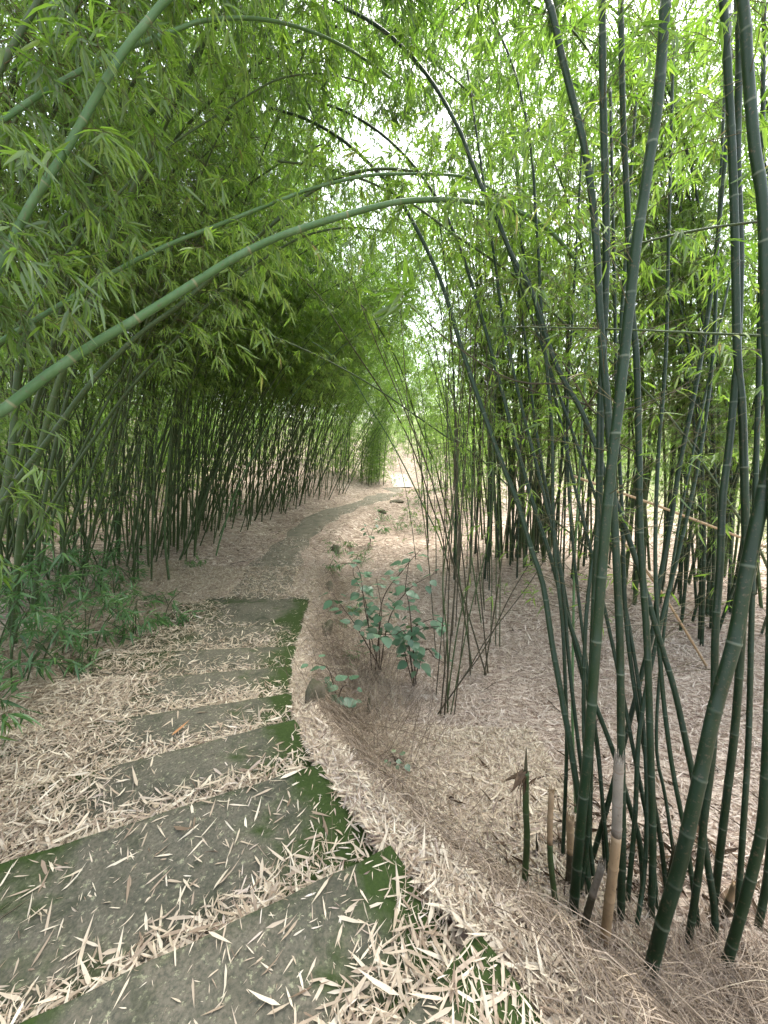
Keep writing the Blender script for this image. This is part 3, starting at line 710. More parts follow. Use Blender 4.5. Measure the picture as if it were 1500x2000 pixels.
stump('stubby reddish-brown stump between the right feet of the clump', [(1412, 1790), (1424, 1760), (1436, 1728)], .016, [M['culm_brown'], M['culm_dead']], seed=5)
stump('small dark pointed sprout behind the brown-topped stump', [(1049, 1668), (1049, 1655), (1048, 1645)], .008, [M['culm_brown']], spike=(1047, 1622), name='bamboo_shoot', seed=6)
stump('brown sheathed stump behind the first thick culm', [(1112, 1725), (1114, 1670), (1113, 1600)], .02, [M['culm_brown'], M['culm_dead']], seed=7)
stump('low dark stump at the left of the slanting thick culm', [(1300, 1740), (1313, 1690), (1318, 1655)], .013, [M['culm_brown']], seed=8)

# ---- culms arching in from the left
LF = dict(s0=.3, s1=1., gap=.3, nb=3, BL=.5, nc=5, nl=5, leaf=.11, droop=.45, tint=(.2, 1))
def lf(**k): d = dict(LF); d.update(k); return d
traced('thick grey-green bamboo arching in low over the path, lowest of the arches',
       [(-180, 920), (0, 805), (90, 735), (187, 670), (280, 615), (400, 540), (465, 500), (550, 460), (675, 420), (750, 400), (800, 392), (875, 390), (950, 398), (1010, 412)], PA, .029, .012, base=False, drop=.55, Ys=(1.6, 2.3, 3.0), ext=.8, extbend=(.2, .3, -.8), fol=[lf(s0=.5, nb=2), lf(s0=.78, nb=3, BL=.6, nc=7)], gap=.36, seed=20)
traced('slimmer arching bamboo running just above the thick low one',
       [(-120, 750), (0, 668), (110, 600), (225, 530), (325, 480), (425, 440), (550, 390), (620, 365), (700, 346), (760, 340), (885, 342)], PA, .017, .008, base=False, drop=.4, Ys=(2.2, 3.3), ext=.8, extbend=(.2, .3, -.7), fol=lf(s0=.45), seed=21)
traced('pale bamboo soaring steeply up at the upper left, crossed by another culm',
       [(-60, 650), (0, 518), (60, 400), (125, 300), (190, 185), (245, 95), (290, 40), (325, 0)], PA, .0185, .014, base=False, drop=.35, Ys=(1.8, 2.2), ext=2, extbend=(.3, .2, -.1), fol=lf(s0=.2, nb=3, leaf=.11, width=.14, nc=4, nl=4, tint=(.45, .9)), seed=22)
traced('shallow-angled bamboo crossing the soaring pale one near the top of the view',
       [(-120, 310), (0, 237), (110, 165), (225, 105), (340, 60), (400, 40)], PA, .014, .009, base=False, drop=.3, Ys=(1.8, 2.7), ext=1.4, extbend=(.2, .2, -.6), fol=lf(s0=.3), seed=23)
traced('dark bamboo rising steeply from the left undergrowth to the sky gap',
       [(23, 1260), (30, 1180), (40, 1030), (58, 950), (80, 870), (112, 754), (140, 690), (180, 585), (215, 475), (260, 370), (300, 290), (350, 180), (390, 100), (420, 50), (455, 0)], TN, .028, .018, Ytop=3.6, ext=2, extbend=(.3, .2, -.1), fol=lf(s0=.5, nb=4, BL=.8), seed=24)
traced('mid-green bamboo slanting up to the right under the thick low arch',
       [(-100, 1080), (0, 987), (28, 945), (93, 861), (154, 777), (210, 712), (280, 647), (345, 600), (410, 545), (465, 495), (565, 410), (600, 380)], M['culm_thin'], .021, .010, base=False, drop=.3, Ys=(2.5, 3.2), ext=1, extbend=(.2, .3, -.5), fol=lf(s0=.6), seed=25)
traced('slender green bamboo rising from the left undergrowth, lowest of the slanting ones',
       [(14, 1235), (24, 1150), (33, 1113), (79, 1025), (131, 936), (187, 852), (243, 773), (327, 679), (401, 600), (450, 555), (500, 515), (575, 470)], TN, .019, .008, Ytop=4.2, ext=1, extbend=(.2, .3, -.5), fol=lf(s0=.55), seed=26)
traced('wire-thin green bamboo slanting between the arches at the left',
       [(-120, 830), (35, 635), (100, 540), (165, 450), (240, 370), (310, 300), (415, 230), (520, 165)], TN, .010, .005, base=False, drop=.4, Ys=(2.2, 3.2), ext=.8, extbend=(.2, .2, -.5), fol=lf(s0=.5, nb=2), seed=27)
traced('single pale bamboo bowing right in front of the left thicket',
       [(420, 1085), (429, 1057), (448, 997), (471, 936), (495, 889), (518, 843), (560, 787), (620, 720), (690, 660)], M['culm_pale'], .017, .008, Ytop=8.6, ext=1.2, extbend=(.4, .2, -.6), fol=lf(s0=.6, leaf=.13), seed=28)
for k, (pp, r, yt) in enumerate((
    ([(330, 1135), (322, 1040), (330, 900), (345, 760), (385, 600)], .022, 7.0),
    ([(70, 1215), (72, 1110), (90, 960), (130, 780), (200, 560), (290, 400)], .022, 5.0),
    ([(105, 1165), (120, 1090), (165, 960), (230, 800), (330, 640)], .021, 5.6),
    ([(150, 1135), (172, 1060), (215, 930), (250, 760), (270, 560)], .022, 5.8),
    ([(-60, 1330), (-20, 1100), (20, 900), (40, 700), (110, 480)], .030, 4.0),
    ([(290, 1110), (286, 1000), (295, 840), (310, 680), (350, 520)], .020, 7.2))):
    traced(('bamboo at the front right corner of the left thicket, foot beside the path', 'bamboo standing in the left undergrowth behind the dark steep one', 'bamboo slanting right out of the left undergrowth',
            'bamboo with upright culm at the back of the left undergrowth', 'shaded thick bamboo at the left margin', 'upright bamboo just left of the corner culm of the thicket')[k], pp, TN, r, r * .6, Ytop=yt, ext=2.2, extbend=(.5, .1, -.1), fol=lf(s0=.4, nb=4, BL=.8), seed=70 + k)

for k, (pp, r, yt, lb) in enumerate((
    ([(-50, 1230), (0, 1050), (40, 900), (95, 700), (140, 520), (185, 330)], .021, 3.8, 'dim bamboo at the left margin leaning gently right behind the soaring pale one'),
    ([(55, 1190), (100, 1020), (160, 880), (255, 700), (330, 560), (400, 450)], .018, 5.2, 'bamboo slanting right from the middle of the left undergrowth'),
    ([(-70, 1150), (0, 930), (60, 800), (135, 640), (250, 420), (330, 290)], .019, 4.2, 'shaded bamboo slanting steeply behind the two low arches at the left'),
    ([(200, 1125), (225, 1000), (265, 880), (335, 720), (430, 540)], .017, 6.6, 'bamboo leaning right at the back edge of the left undergrowth'),
    ([(245, 1108), (272, 980), (310, 870), (390, 720), (490, 580)], .017, 7.0, 'bamboo leaning right over the corner of the left thicket'),
    ([(380, 1075), (392, 980), (412, 880), (458, 780), (545, 650)], .016, 8.2, 'leaning bamboo at the front of the left thicket, beyond its corner culm'),
    ([(482, 1035), (498, 960), (528, 880), (580, 790), (660, 690)], .016, 10.4, 'leaning bamboo at the path-side edge of the left thicket before the bend'))):
    traced(lb, pp, TN, r, r * .5, Ytop=yt, ext=1.8, extbend=(.4, .1, -.3), fol=lf(s0=.5, nb=4, BL=.7, leaf=.09), seed=160 + k)

# ---- culms crossing over the far path
traced('thin dark bamboo slanting down from the left foliage across the path',
       [(1200, 1110), (1100, 1030), (1000, 955), (935, 893), (891, 866), (811, 811), (748, 767), (698, 736), (627, 698), (540, 660)], TN, .017, .010, Ytop=6.2, ext=1, extbend=(-.4, .1, -.3), fol=lf(s0=.75, nb=2), seed=30)
traced('wiry bamboo leaning left across the path bend, crossing the slanting dark one',
       [(880, 1125), (861, 1039), (841, 981), (820, 912), (789, 838), (748, 767), (687, 676), (632, 591)], BR, .014, .008, Ytop=6.6, ext=1, extbend=(-.4, .1, -.3), fol=lf(s0=.6, nb=2), seed=31)
traced('straight pale bamboo leaning left in front of the distant stairs',
       [(870, 1085), (855, 1044), (825, 984), (792, 915), (756, 849), (720, 791), (690, 740)], M['culm_pale'], .016, .010, Ytop=7.8, ext=1, extbend=(-.4, .1, -.3), fol=lf(s0=.7, nb=2), seed=32)
traced('bamboo curving up and left right beside the distant path opening',
       [(882, 1060), (880, 1022), (861, 954), (850, 907), (830, 860), (808, 802), (792, 747), (775, 703), (740, 640)], TN, .021, .012, Ytop=8.8, ext=1.2, extbend=(-.4, .1, -.2), fol=lf(s0=.55), seed=33)
traced('bamboo spray with broad grey-green leaves hanging over the middle of the path',
       [(1105, 750), (1000, 742), (891, 676), (841, 635), (806, 602), (780, 572)], BR, .006, .003, base=False, Ys=(2.66, 2.5), ext=0,
       fol=[dict(s0=.93, s1=1.0, gap=.03, nb=2, BL=.16, nc=2, nl=3, leaf=.17, width=.17, droop=.3, tint=(.3, .8), flat=.05)], seed=34)
traced('high bamboo arching over the path at the top of the view, heavy with dark foliage',
       [(300, -330), (480, -150), (640, -60), (800, -30), (950, -20), (1080, 30)], TN, .018, .006, base=False, drop=.4, Ys=(2.6, 3.6), ext=.6, extbend=(.2, .2, -.8), fol=[lf(s0=.05, gap=.2, nb=5, BL=.75, nc=7, nl=6, leaf=.12, droop=.9, tint=(0, .6))], seed=35)

CR = dict(s0=.42, s1=1., gap=.17, nb=6, BL=.85, nc=7, nl=7, leaf=.095, width=.12, droop=.7, tint=(0, .85))
for k, (lb, pp, r, yt) in enumerate((
    ('tall bamboo from the left thicket whose leafy crown hangs over the top of the path', [(60, 1150), (60, 700), (120, 250), (280, -50), (500, -60), (760, 60), (940, 200)], .022, 4.6),
    ('bamboo from the left thicket drooping its crown into the bright gap above the path', [(140, 1090), (170, 760), (250, 420), (370, 160), (520, 40), (640, 50), (760, 120)], .02, 6.4),
    ('bamboo of the left margin with a crown filling the upper left of the view', [(-40, 1300), (-40, 600), (40, 100), (150, -80), (330, -60), (480, 30), (560, 130)], .024, 3.9),
    ('bamboo from the right clump bending left overhead, crown hanging above the thick arch', [(1400, 1200), (1400, 700), (1330, 250), (1200, 20), (1000, -40), (870, 40), (800, 140)], .022, 5.2),
    ('bamboo of the right clump with a crown bowed left behind the tall dark culms', [(1330, 1180), (1340, 800), (1300, 400), (1220, 150), (1100, 60), (980, 120), (900, 230)], .02, 6.2),
    ('far bamboo of the right row, its crown closing the gap above the leaning culms', [(1010, 1130), (1020, 700), (1010, 350), (970, 120), (900, 20), (830, 60)], .02, 7.6),
    ('far bamboo of the right row, its crown between the leaning and straight culms', [(1100, 1150), (1110, 700), (1110, 350), (1070, 130), (990, 60), (930, 130)], .02, 7.4),
    ('bamboo behind the near clump with its crown high between the upright culms', [(1240, 1160), (1250, 700), (1270, 350), (1320, 120), (1390, 80), (1440, 190)], .02, 6.6),
    ('bamboo of the right margin whose crown droops behind the upright culms', [(1560, 1200), (1560, 700), (1520, 300), (1440, 80), (1330, 40), (1220, 130)], .022, 5.6))):
    traced(lb, pp, TN if k < 3 else D, r, r * .3, Ytop=yt, ext=.5, extbend=(0, 0, -.8), fol=dict(CR, gap=.26 if k == 2 else .2 if k < 2 else .17), seed=120 + k)

# ---- the tuft of thin stems in the middle
rngT = rs(77)
tl = ['thin brown-green bamboo of the loose tuft beside the broad-leaved shrub']
for k in range(26):
    bx, by = (rngT.normal(872, 14), rngT.normal(1385, 14)) if k < 9 else (rngT.uniform(850, 985), rngT.uniform(1180, 1330))
    lean = rngT.normal(.06 if k < 9 else -.04, .13)
    Hh = rngT.uniform(420, 760)
    if k in (2, 5): lean, Hh = .85, 220
    px = [(bx, by)] + [(bx + lean * Hh * f + 40 * f * f * rngT.normal(0, .6), by - Hh * f) for f in (.3, .6, 1.)]
    traced(tl[0], px, BR if k % 3 else TN, rngT.uniform(.006, .011), .004, Ytop=None if False else ground_at(bx, by)[1] + rngT.uniform(-.1, .4), ext=.8, extbend=(rngT.normal(0, .3), .1, 0),
           fol=dict(s0=.6, s1=1., gap=.28, nb=2, BL=.3, nc=2, nl=3, leaf=.085, droop=.3, tint=(.1, .9), bare=.3), sides=7, gap=.22, seed=80 + k, group='thin bamboo of the middle tuft')

# ------------------------------------------------------------------ ground
def axis(a, b, fine, lo, hi):
    v = list(np.arange(lo, hi + 1e-6, fine)); s = fine
    x = hi
    while x < b: s *= 1.22; x += s; v.append(min(x, b))
    s = fine; x = lo
    while x > a: s *= 1.22; x -= s; v.insert(0, max(x, a))
    return np.array(v)
gx = axis(-400, 400, .085, -6, 7); gy = axis(-30, 600, .085, -1, 12)
X, Yg = np.meshgrid(gx, gy); Z = height(X.ravel(), Yg.ravel())
nx, ny = len(gx), len(gy)
i = (np.arange(ny - 1)[:, None] * nx + np.arange(nx - 1)[None]).ravel()
g = Geo()
fgreen = np.clip(sm(7, 13, X.ravel()) * .9 + .0 * X.ravel(), 0, 1)
fgreen = np.maximum(fgreen, sm(30, 44, Yg.ravel()))
g.add(np.stack([X.ravel(), Yg.ravel(), Z], -1), [np.stack([i, i + 1, i + nx + 1, i + nx], -1)], 0, 0., green=fgreen)
obj('ground', g.mesh('ground', [M['ground']], True), kind='structure')

# trail of trodden earth beyond the steps
def offset_line(off, y0, y1, n):
    E = EDGE[3:]; S = along(np.c_[E, np.zeros(len(E))]); m = (E[:, 1] >= y0 - 1.5) & (E[:, 1] <= y1 + 1.5)
    s = np.linspace(np.interp(y0, E[:, 1], S), np.interp(y1, E[:, 1], S), n)
    P = sample(np.c_[E, np.zeros(len(E))], S, s)[:, :2]
    for _ in range(6): P[1:-1] = (P[:-2] + 2 * P[1:-1] + P[2:]) / 4
    T = unit(np.gradient(P, axis=0)); Nr = np.stack([T[:, 1], -T[:, 0]], -1)
    return P, Nr
P, Nr = offset_line(0, 5.9, 19.5, 130)
rngp = rs(3)
w = .58 + .10 * np.sin(np.linspace(0, 17, 130)) + .07 * np.sin(np.linspace(0, 61, 130))
cen = P - Nr * (.85 + .04 * np.sin(np.linspace(0, 9, 130)))[:, None]
U = np.linspace(-1, 1, 9)
V = cen[:, None] + Nr[:, None] * (U[None, :] * w[:, None])[..., None]
VZ = height(V[..., 0].ravel(), V[..., 1].ravel()) + .012 * (1 - np.abs(np.tile(U, 130)) ** 3) - .006
g = Geo(); ii = (np.arange(129)[:, None] * 9 + np.arange(8)[None]).ravel()
g.add(np.c_[V.reshape(-1, 2), VZ], [np.stack([ii, ii + 1, ii + 10, ii + 9], -1)])
obj('path', g.mesh('path', [M['trail']], True), kind='structure')

# ------------------------------------------------------------------ concrete steps
def slab(name, poly, ztop, th, label, group, mossf, mat):
    """poly: front-right, front-left, back-left, back-right"""
    fr, fl, bl, br = [np.array(p) for p in poly]
    nu, nv = 34, 12; g = Geo(); rng = rs(int(abs(ztop) * 1000) + 9)
    u = np.linspace(0, 1, nu); v = np.linspace(0, 1, nv)
    uu, vv = np.meshgrid(u, v)
    p = (1 - vv)[..., None] * ((1 - uu)[..., None] * fr + uu[..., None] * fl) + vv[..., None] * ((1 - uu)[..., None] * br + uu[..., None] * bl)
    jit = .006 * np.sin(p[..., 0] * 23 + 1) * (vv < .01) + .005 * np.sin(p[..., 1] * 31) * (uu < .01)
    p = p + jit[..., None]
    c = p.mean((0, 1)); 
    edge = np.minimum(np.minimum(uu * np.linalg.norm(fl - fr), vv * np.linalg.norm(br - fr)), 9)
    z = -.012 * np.exp(-edge / .012) + .003 * np.sin(p[..., 0] * 9) * np.sin(p[..., 1] * 11)
    top = np.concatenate([p - c, z[..., None]], -1)
    moss = np.maximum(np.exp(-uu * np.linalg.norm(fl - fr) / mossf), .3 * np.exp(-vv * np.linalg.norm(br - fr) / .04)) + .35 * np.exp(-(1 - vv) * 4)
    moss += .34 * sm(.40, .8, uu) + .10
    k = (np.arange(nv - 1)[:, None] * nu + np.arange(nu - 1)[None]).ravel()
    g.add(top.reshape(-1, 3), [np.stack([k, k + 1, k + nu + 1, k + nu], -1)], 0, 0., moss=moss.ravel())
    ring = [(0, j) for j in range(nu)] + [(q, nu - 1) for q in range(1, nv)] + [(nv - 1, j) for j in range(nu - 2, -1, -1)] + [(q, 0) for q in range(nv - 2, 0, -1)]
    rt = np.array([top[a, b] for a, b in ring]); rb = rt - np.array([0, 0, th]); m = len(ring)
    q = np.arange(m); q2 = (q + 1) % m
    g.add(np.concatenate([rt, rb]), [np.stack([q, q + m, q2 + m, q2], -1)], 0, 0., moss=np.concatenate([np.full(m, .45), np.full(m, .6)]))
    o = obj(name, g.mesh(name, [mat]), None, label, 'step', group)
    o.location = (c[0], c[1], ztop)
    return o
SL = 2.05
step_labels = ['nearest concrete step, its green corner beside the dry grass bank', 'broad concrete step with a leaf heap along its back, just beyond the nearest one',
               'large bare grey concrete step, the widest clean tread of all', 'concrete step with mossy tip where the edge of the stairs turns', 'narrow concrete step with one orange leaf, just below the turning tip',
               'concrete step half buried in leaves from the left, before the straight ones', 'straight concrete step with bright mossy right edge, opposite the low broad-leaved plant',
               'thin visible strip of concrete step near the bottom of the stairs', 'lowest concrete step of the flight, leaves over its back half']
for k in range(9):
    a, b = CORN[k], CORN[k + 1]; da, db = SDIR[k], SDIR[k + 1]
    back = unit(a - b) * (.07 if k else .3)
    slab('concrete_step', [b, b + db * SL, a + da * SL + back, a + back], -RISE * k - (.0 if k < 8 else .0), .17, step_labels[k], 'concrete steps of the stairs', .25, M['slab'])
# slab at the foot of the stairs and the distant path with its stairs
slab('concrete_step', [(-1.24, 6.5), (-2.9, 6.5), (-2.95, 5.72), (-1.21, 5.72)], -RISE * 9 + .06, .16, 'flat concrete slab at the foot of the stairs, patched with leaves', 'concrete steps of the stairs', .13, M['slab'])
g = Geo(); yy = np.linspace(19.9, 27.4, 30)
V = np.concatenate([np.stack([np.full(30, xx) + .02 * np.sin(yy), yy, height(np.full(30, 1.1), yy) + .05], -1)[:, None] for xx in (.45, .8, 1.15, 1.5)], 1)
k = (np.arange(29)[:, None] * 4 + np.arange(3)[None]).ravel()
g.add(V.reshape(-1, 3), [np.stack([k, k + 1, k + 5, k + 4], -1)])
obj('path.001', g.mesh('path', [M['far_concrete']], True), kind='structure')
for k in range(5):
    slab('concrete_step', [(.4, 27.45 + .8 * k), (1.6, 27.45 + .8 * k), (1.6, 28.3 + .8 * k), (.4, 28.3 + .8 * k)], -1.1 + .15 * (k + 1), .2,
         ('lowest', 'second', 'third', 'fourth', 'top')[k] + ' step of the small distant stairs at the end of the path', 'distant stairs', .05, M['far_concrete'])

def surf_top(x, y):
    """height of what a fallen leaf lies on: steps or ground; also a step index"""
    z = height(x, y); idx = np.full(x.shape, -1); back = np.full(x.shape, 9.); lat = np.full(x.shape, 9.); frac = np.zeros(x.shape)
    for k in range(9):
        a, b = CORN[k], CORN[k + 1]; da, db = SDIR[k], SDIR[k + 1]
        quad = [b, b + db * SL, a + da * SL, a]
        ins = np.ones(x.shape, bool)
        for q in range(4):
            p, r = quad[q], quad[(q + 1) % 4]
            ins &= ((r[0] - p[0]) * (y - p[1]) - (r[1] - p[1]) * (x - p[0])) >= 0
        nb = np.array([-da[1], da[0]]); nb = nb if nb @ (b - a) > 0 else -nb
        dist = (x - a[0]) * nb[0] + (y - a[1]) * nb[1]
        nf = np.array([-db[1], db[0]]); nf = nf if nf @ (a - b) > 0 else -nf
        df = (x - b[0]) * nf[0] + (y - b[1]) * nf[1]
        m = ins & (dist > -.01)
        z = np.where(m, -RISE * k, z); idx = np.where(m, k, idx); back = np.where(m, dist, back)
        frac = np.where(m, dist / np.maximum(dist + df, .01), frac)
        lat = np.where(m, (x - b[0]) * db[0] + (y - b[1]) * db[1], lat)
    return z, idx, back, lat, frac

# ------------------------------------------------------------------ fallen leaves
RL = rs(21)
def in_view(x, y, z, mg=.12):
    dx, dy, dz = x, y, z - EYE[2]
    dep = dy * CT - dz * ST; a = dx / np.maximum(dep, .01); b = (dy * ST + dz * CT) / np.maximum(dep, .01)
    return (dep > .15) & (np.abs(a) < 1 + mg) & (b > -1.33 - mg) & (b < .6)

def litter(g, n, x0, x1, y0, y1, dens, L, lod, ptrail=.12):
    x = RL.uniform(x0, x1, n); y = RL.uniform(y0, y1, n)
    z, idx, back, lat, frac = surf_top(x, y)
    keep = in_view(x, y, z)
    x, y, z, idx, back, lat, frac = [q[keep] for q in (x, y, z, idx, back, lat, frac)]
    cl = .5 + .5 * np.sin(x * 3.1 + 1.3 * np.sin(y * 2.2)) * np.sin(y * 2.7 + x)
    cf = .5 + .5 * np.sin(x * 11 + 2 * np.sin(y * 7.)) * np.sin(y * 9.7 + 1.7 * x)
    p = dens * np.ones(len(x))
    on = idx >= 0
    leftcover = sm(.75, 1.5, lat + .35 * (cl - .5) - np.where((idx >= 4) & (idx <= 6), .22, 0) - np.where(idx >= 7, .2, 0) - np.where(idx <= 2, .65, 0) - np.where(idx == 3, .1, 0))
    strip = np.exp(-(back / (.09 + .09 * cl + np.array([0, .01, .03, .07, .10, .12, .14, .34, .10, 0.])[idx])) ** 2) * (1 - sm(.85, 1., frac)) * np.where(lat < .06, .3, np.where(lat < .22, .6, 1))
    ps = np.maximum(np.maximum(.035 + .07 * cf * cl, 1.0 * strip), 1.1 * leftcover)
    ps = np.where(idx >= 3, np.maximum(np.maximum(.03 * cf, strip), 1.1 * leftcover), ps)
    ps = np.where(idx == 0, np.maximum(ps, .55 * cf), ps)
    ps = np.where((idx == 1) & (lat < .5), np.maximum(ps, .8 * np.exp(-(back / .2) ** 2)), ps)
    ps = np.where(idx == 2, np.maximum(ps, .28 * cf * sm(.45, .1, frac)), ps)
    ps = np.where(idx == 8, ps * .6, ps)
    p = np.where(on, p * ps, p)
    dr, ze = edge_info(x, y)
    trail = (y > 5.7) & (y < 19.5) & (np.abs(dr + .88) < .42 + .12 * np.sin(y * 2.1))
    p = np.where(trail, p * (.20 + .45 * cf * cl), p)
    p = np.where((y > 5.6) & (y < 7.6) & ~trail & (dr < -.05) & (dr > -1.5), p * (.35 + .5 * cf), p)
    k = RL.uniform(0, 1, len(x)) < p
    x, y, z, idx, strip, leftc = [q[k] for q in (x, y, z, idx, strip, leftcover)]; N = len(x)
    pile = np.where(idx >= 0, np.maximum(strip, leftc) * np.where(idx >= 4, .04, .065), .022)
    z = z + .004 + RL.uniform(0, 1, N) ** 1.5 * pile
    a = RL.uniform(0, 2 * PI, N); tl = RL.normal(0, .22, N) * np.where(pile > .01, 1, .35)
    d = np.stack([np.cos(a), np.sin(a), tl], -1)
    LL = L * RL.uniform(.35, 1.25, N) * np.where(RL.uniform(0, 1, N) < .12, 1.35, 1)
    small = (idx >= 0) & (RL.uniform(0, 1, N) < .62); LL = np.where(small, LL * RL.uniform(.12, .45, N), LL)
    W = LL * RL.uniform(.07, .145, N)
    pos = np.stack([x, y, z], -1) - d * LL[:, None] * .5
    sg = np.where(RL.uniform(0, 1, N) < .5, 1., -1.)
    tn = np.clip(RL.beta(2.6, 2.0, N) * .98, 0, 1) * .97
    tn = np.where(RL.uniform(0, 1, N) < .008, 1., tn)
    blades(g, pos, d, LL, W, RL, 0, tn, bend=RL.uniform(.02, .42, N) * sg, fold=RL.uniform(.05, .3), lod=lod, roll=.35)
    return N
g = Geo()
litter(g, 170000, -3.2, 1.4, .5, 3.2, 1., .092, 0)
litter(g, 110000, -4.5, .2, 2.8, 7.5, .95, .095, 0)
obj('fallen_leaves', g.mesh('fallen_leaves', [M['dry_leaf']]), None, 'pale dry bamboo leaves strewn over the steps and their margins', 'leaves', None, 'stuff')
g = Geo()
litter(g, 60000, -1.6, 1.2, 1.6, 8, .8, .085, 0)
n1 = litter(g, 120000, -.6, 5.5, 1.0, 5.2, .8, .066, 0)
litter(g, 130000, -6, 8, 4.6, 10, .6, .10, 1)
litter(g, 70000, -10, 11, 9, 22, .5, .16, 1)
obj('leaf_litter', g.mesh('leaf_litter', [M['floor_leaf']]), None, 'pinkish brown leaf litter covering the grove floor', 'leaf litter', None, 'stuff')

# big single leaves that stand out on the steps
def big_leaf(label, a, b, ztop, width, tint):
    pa, pb = [EYE + ray(*q) * ((ztop + .012 - EYE[2]) / ray(*q)[2]) for q in (a, b)]
    g = Geo(); L = np.linalg.norm(pb - pa)
    blades(g, np.zeros((1, 3)), (pb - pa)[None], np.array([L]), np.array([width]), rs(4), 0, [tint], bend=-.10, fold=.2, roll=.1)
    o = obj('fallen_leaf', g.mesh('fallen_leaf', [M['dry_leaf']]), None, label, 'leaf'); o.location = pa + np.array([0, 0, .006])
big_leaf('large orange-brown leaf lying by the nosing of the big bare grey step', (318, 1587), (384, 1553), -.39, .028, 1.)
big_leaf('orange leaf on the narrow step below the turning tip', (335, 1438), (372, 1412), -.52, .024, 1.)
big_leaf('curled orange leaf against the riser under the second step', (455, 1800), (545, 1760), -.26, .02, 1.)
big_leaf('pale sheath strip lying along the left end of the big bare step', (0, 1688), (190, 1628), -.39, .03, .9)

# dark sheaths, husks and broken bits heaped round the feet of the near clump
rk = rs(61); n = 520
hx = rk.normal(1.45, .42, n); hy = rk.normal(1.95, .34, n)
hh = height(hx, hy); aa = rk.uniform(0, 2 * PI, n); el = np.abs(rk.normal(.1, .45, n))
g = Geo()
blades(g, np.stack([hx, hy, hh - .005], -1), np.stack([np.cos(aa), np.sin(aa), el], -1), rk.uniform(.05, .2, n), rk.uniform(.012, .035, n), rk, 0, bend=rk.uniform(-.4, .4, n), fold=.35, roll=.8)
obj('husk_litter', g.mesh('husk_litter', [M['sheath']]), None, 'dark brown husks and sheaths littering the feet of the near clump', 'husks', None, 'stuff')

# ------------------------------------------------------------------ dry grass on the bank
RG = rs(33)
g = Geo()
def strands(n, pick, L, lift, drift, w=.0035):
    P0 = np.array([pick() for _ in range(n)]); 
    x, y = P0[:, 0], P0[:, 1]; z = height(x, y)
    a = RG.normal(drift[0], drift[1], n); Ls = L * RG.uniform(.4, 1.3, n)
    K = 7; t = np.linspace(0, 1, K)[None]
    h = Ls[:, None] * t
    rise = lift * RG.uniform(.3, 1.2, n)[:, None] * Ls[:, None] * (t - .75 * t ** 2)
    PX = x[:, None] + np.cos(a)[:, None] * h + .04 * np.sin(4 * t + a[:, None]); PY = y[:, None] + np.sin(a)[:, None] * h
    G = height(PX.ravel(), PY.ravel()).reshape(n, K)
    base = np.maximum(G + .004, z[:, None] * (1 - t) + G * t + rise)
    P = np.stack([PX, PY, base], -1)
    T = unit(np.gradient(P, axis=1)); S = unit(np.cross(T, np.array([0, 0, 1.]) + RG.normal(0, .6, (n, 1, 3))))
    wd = (w * RG.uniform(.5, 1.3, n))[:, None] * np.linspace(1, .25, K)[None]
    V = np.stack([P - S * wd[..., None] / 2, P + S * wd[..., None] / 2], 2)
    b = (np.arange(n) * K * 2)[:, None] + (np.arange(K - 1) * 2)[None]
    F = np.stack([b, b + 1, b + 3, b + 2], -1).reshape(-1, 4)
    g.add(V.reshape(-1, 3), [F], 0, np.repeat(RG.uniform(0, 1, n), K - 1))
def bank():
    k = RG.randint(3, 9) if RG.uniform() < .8 else RG.randint(8, 13); t = RG.uniform()
    p = EDGE[k] * (1 - t) + EDGE[k + 1] * t
    return p + np.array([abs(RG.normal(.16, .28)) + .1, abs(RG.normal(0, .12))])
strands(4500, bank, .32, 1.1, (.2, 1.1), .004)
def lowr(): return np.array([RG.uniform(.45, 2.6), RG.uniform(.55, 1.45)])
strands(11000, lowr, .34, .8, (.1, 1.2), .0036)
def mid(): return np.array([RG.normal(-.1, .35), RG.uniform(2.2, 5.2)])
strands(700, mid, .30, 1.2, (.2, 1.6), .004)
def brush(): return np.array([RG.normal(-.15, .28), RG.uniform(2.6, 4.6)])
strands(620, brush, .45, 3.2, (.6, 1.6), .0036)
def edge2():
    t = RG.uniform(); p = EDGE[10] * (1 - t) + EDGE[13] * t
    return p + np.array([abs(RG.normal(.2, .2)) + .1, 0])
strands(1500, edge2, .3, 1.6, (.2, 1.5), .004)
strands(140, bank, 1.3, .5, (-.75, .35), .0035)
obj('dry_grass', g.mesh('dry_grass', [M['straw']]), None, 'fine brown dry grass matted over the bank beside the steps', 'dry grass', None, 'stuff')

# ------------------------------------------------------------------ broad-leaved shrubs
def heart(g, pos, d, L, rng, tint):
    """one ovate toothed leaf"""
    d = unit(d); upv = unit(np.array([0, 0, 1.]) + rng.normal(0, .25, 3)); S = unit(np.cross(d, upv)); Nn = np.cross(S, d)
    ts = np.linspace(0, 1, 10); w = .42 * np.sin(PI * np.clip(ts, 0, 1) ** .72) ** .8; w[0] = 0.02; w[-1] = 0
    V = []; dr = rng.uniform(.1, .35)
    for t, q in zip(ts, w):
        tooth = 1 + .10 * (int(t * 9) % 2)
        for s in (-1, 0, 1):
            V.append(pos + d * L * t + S * L * q * s * tooth + Nn * L * (-dr * t * t + (.10 * q if s else 0)))
    F = []
    for k in range(9):
        for s in (0, 1): F.append([k * 3 + s, k * 3 + s + 1, k * 3 + s + 4, k * 3 + s + 3])
    g.add(V, [np.array(F)], 0, tint)
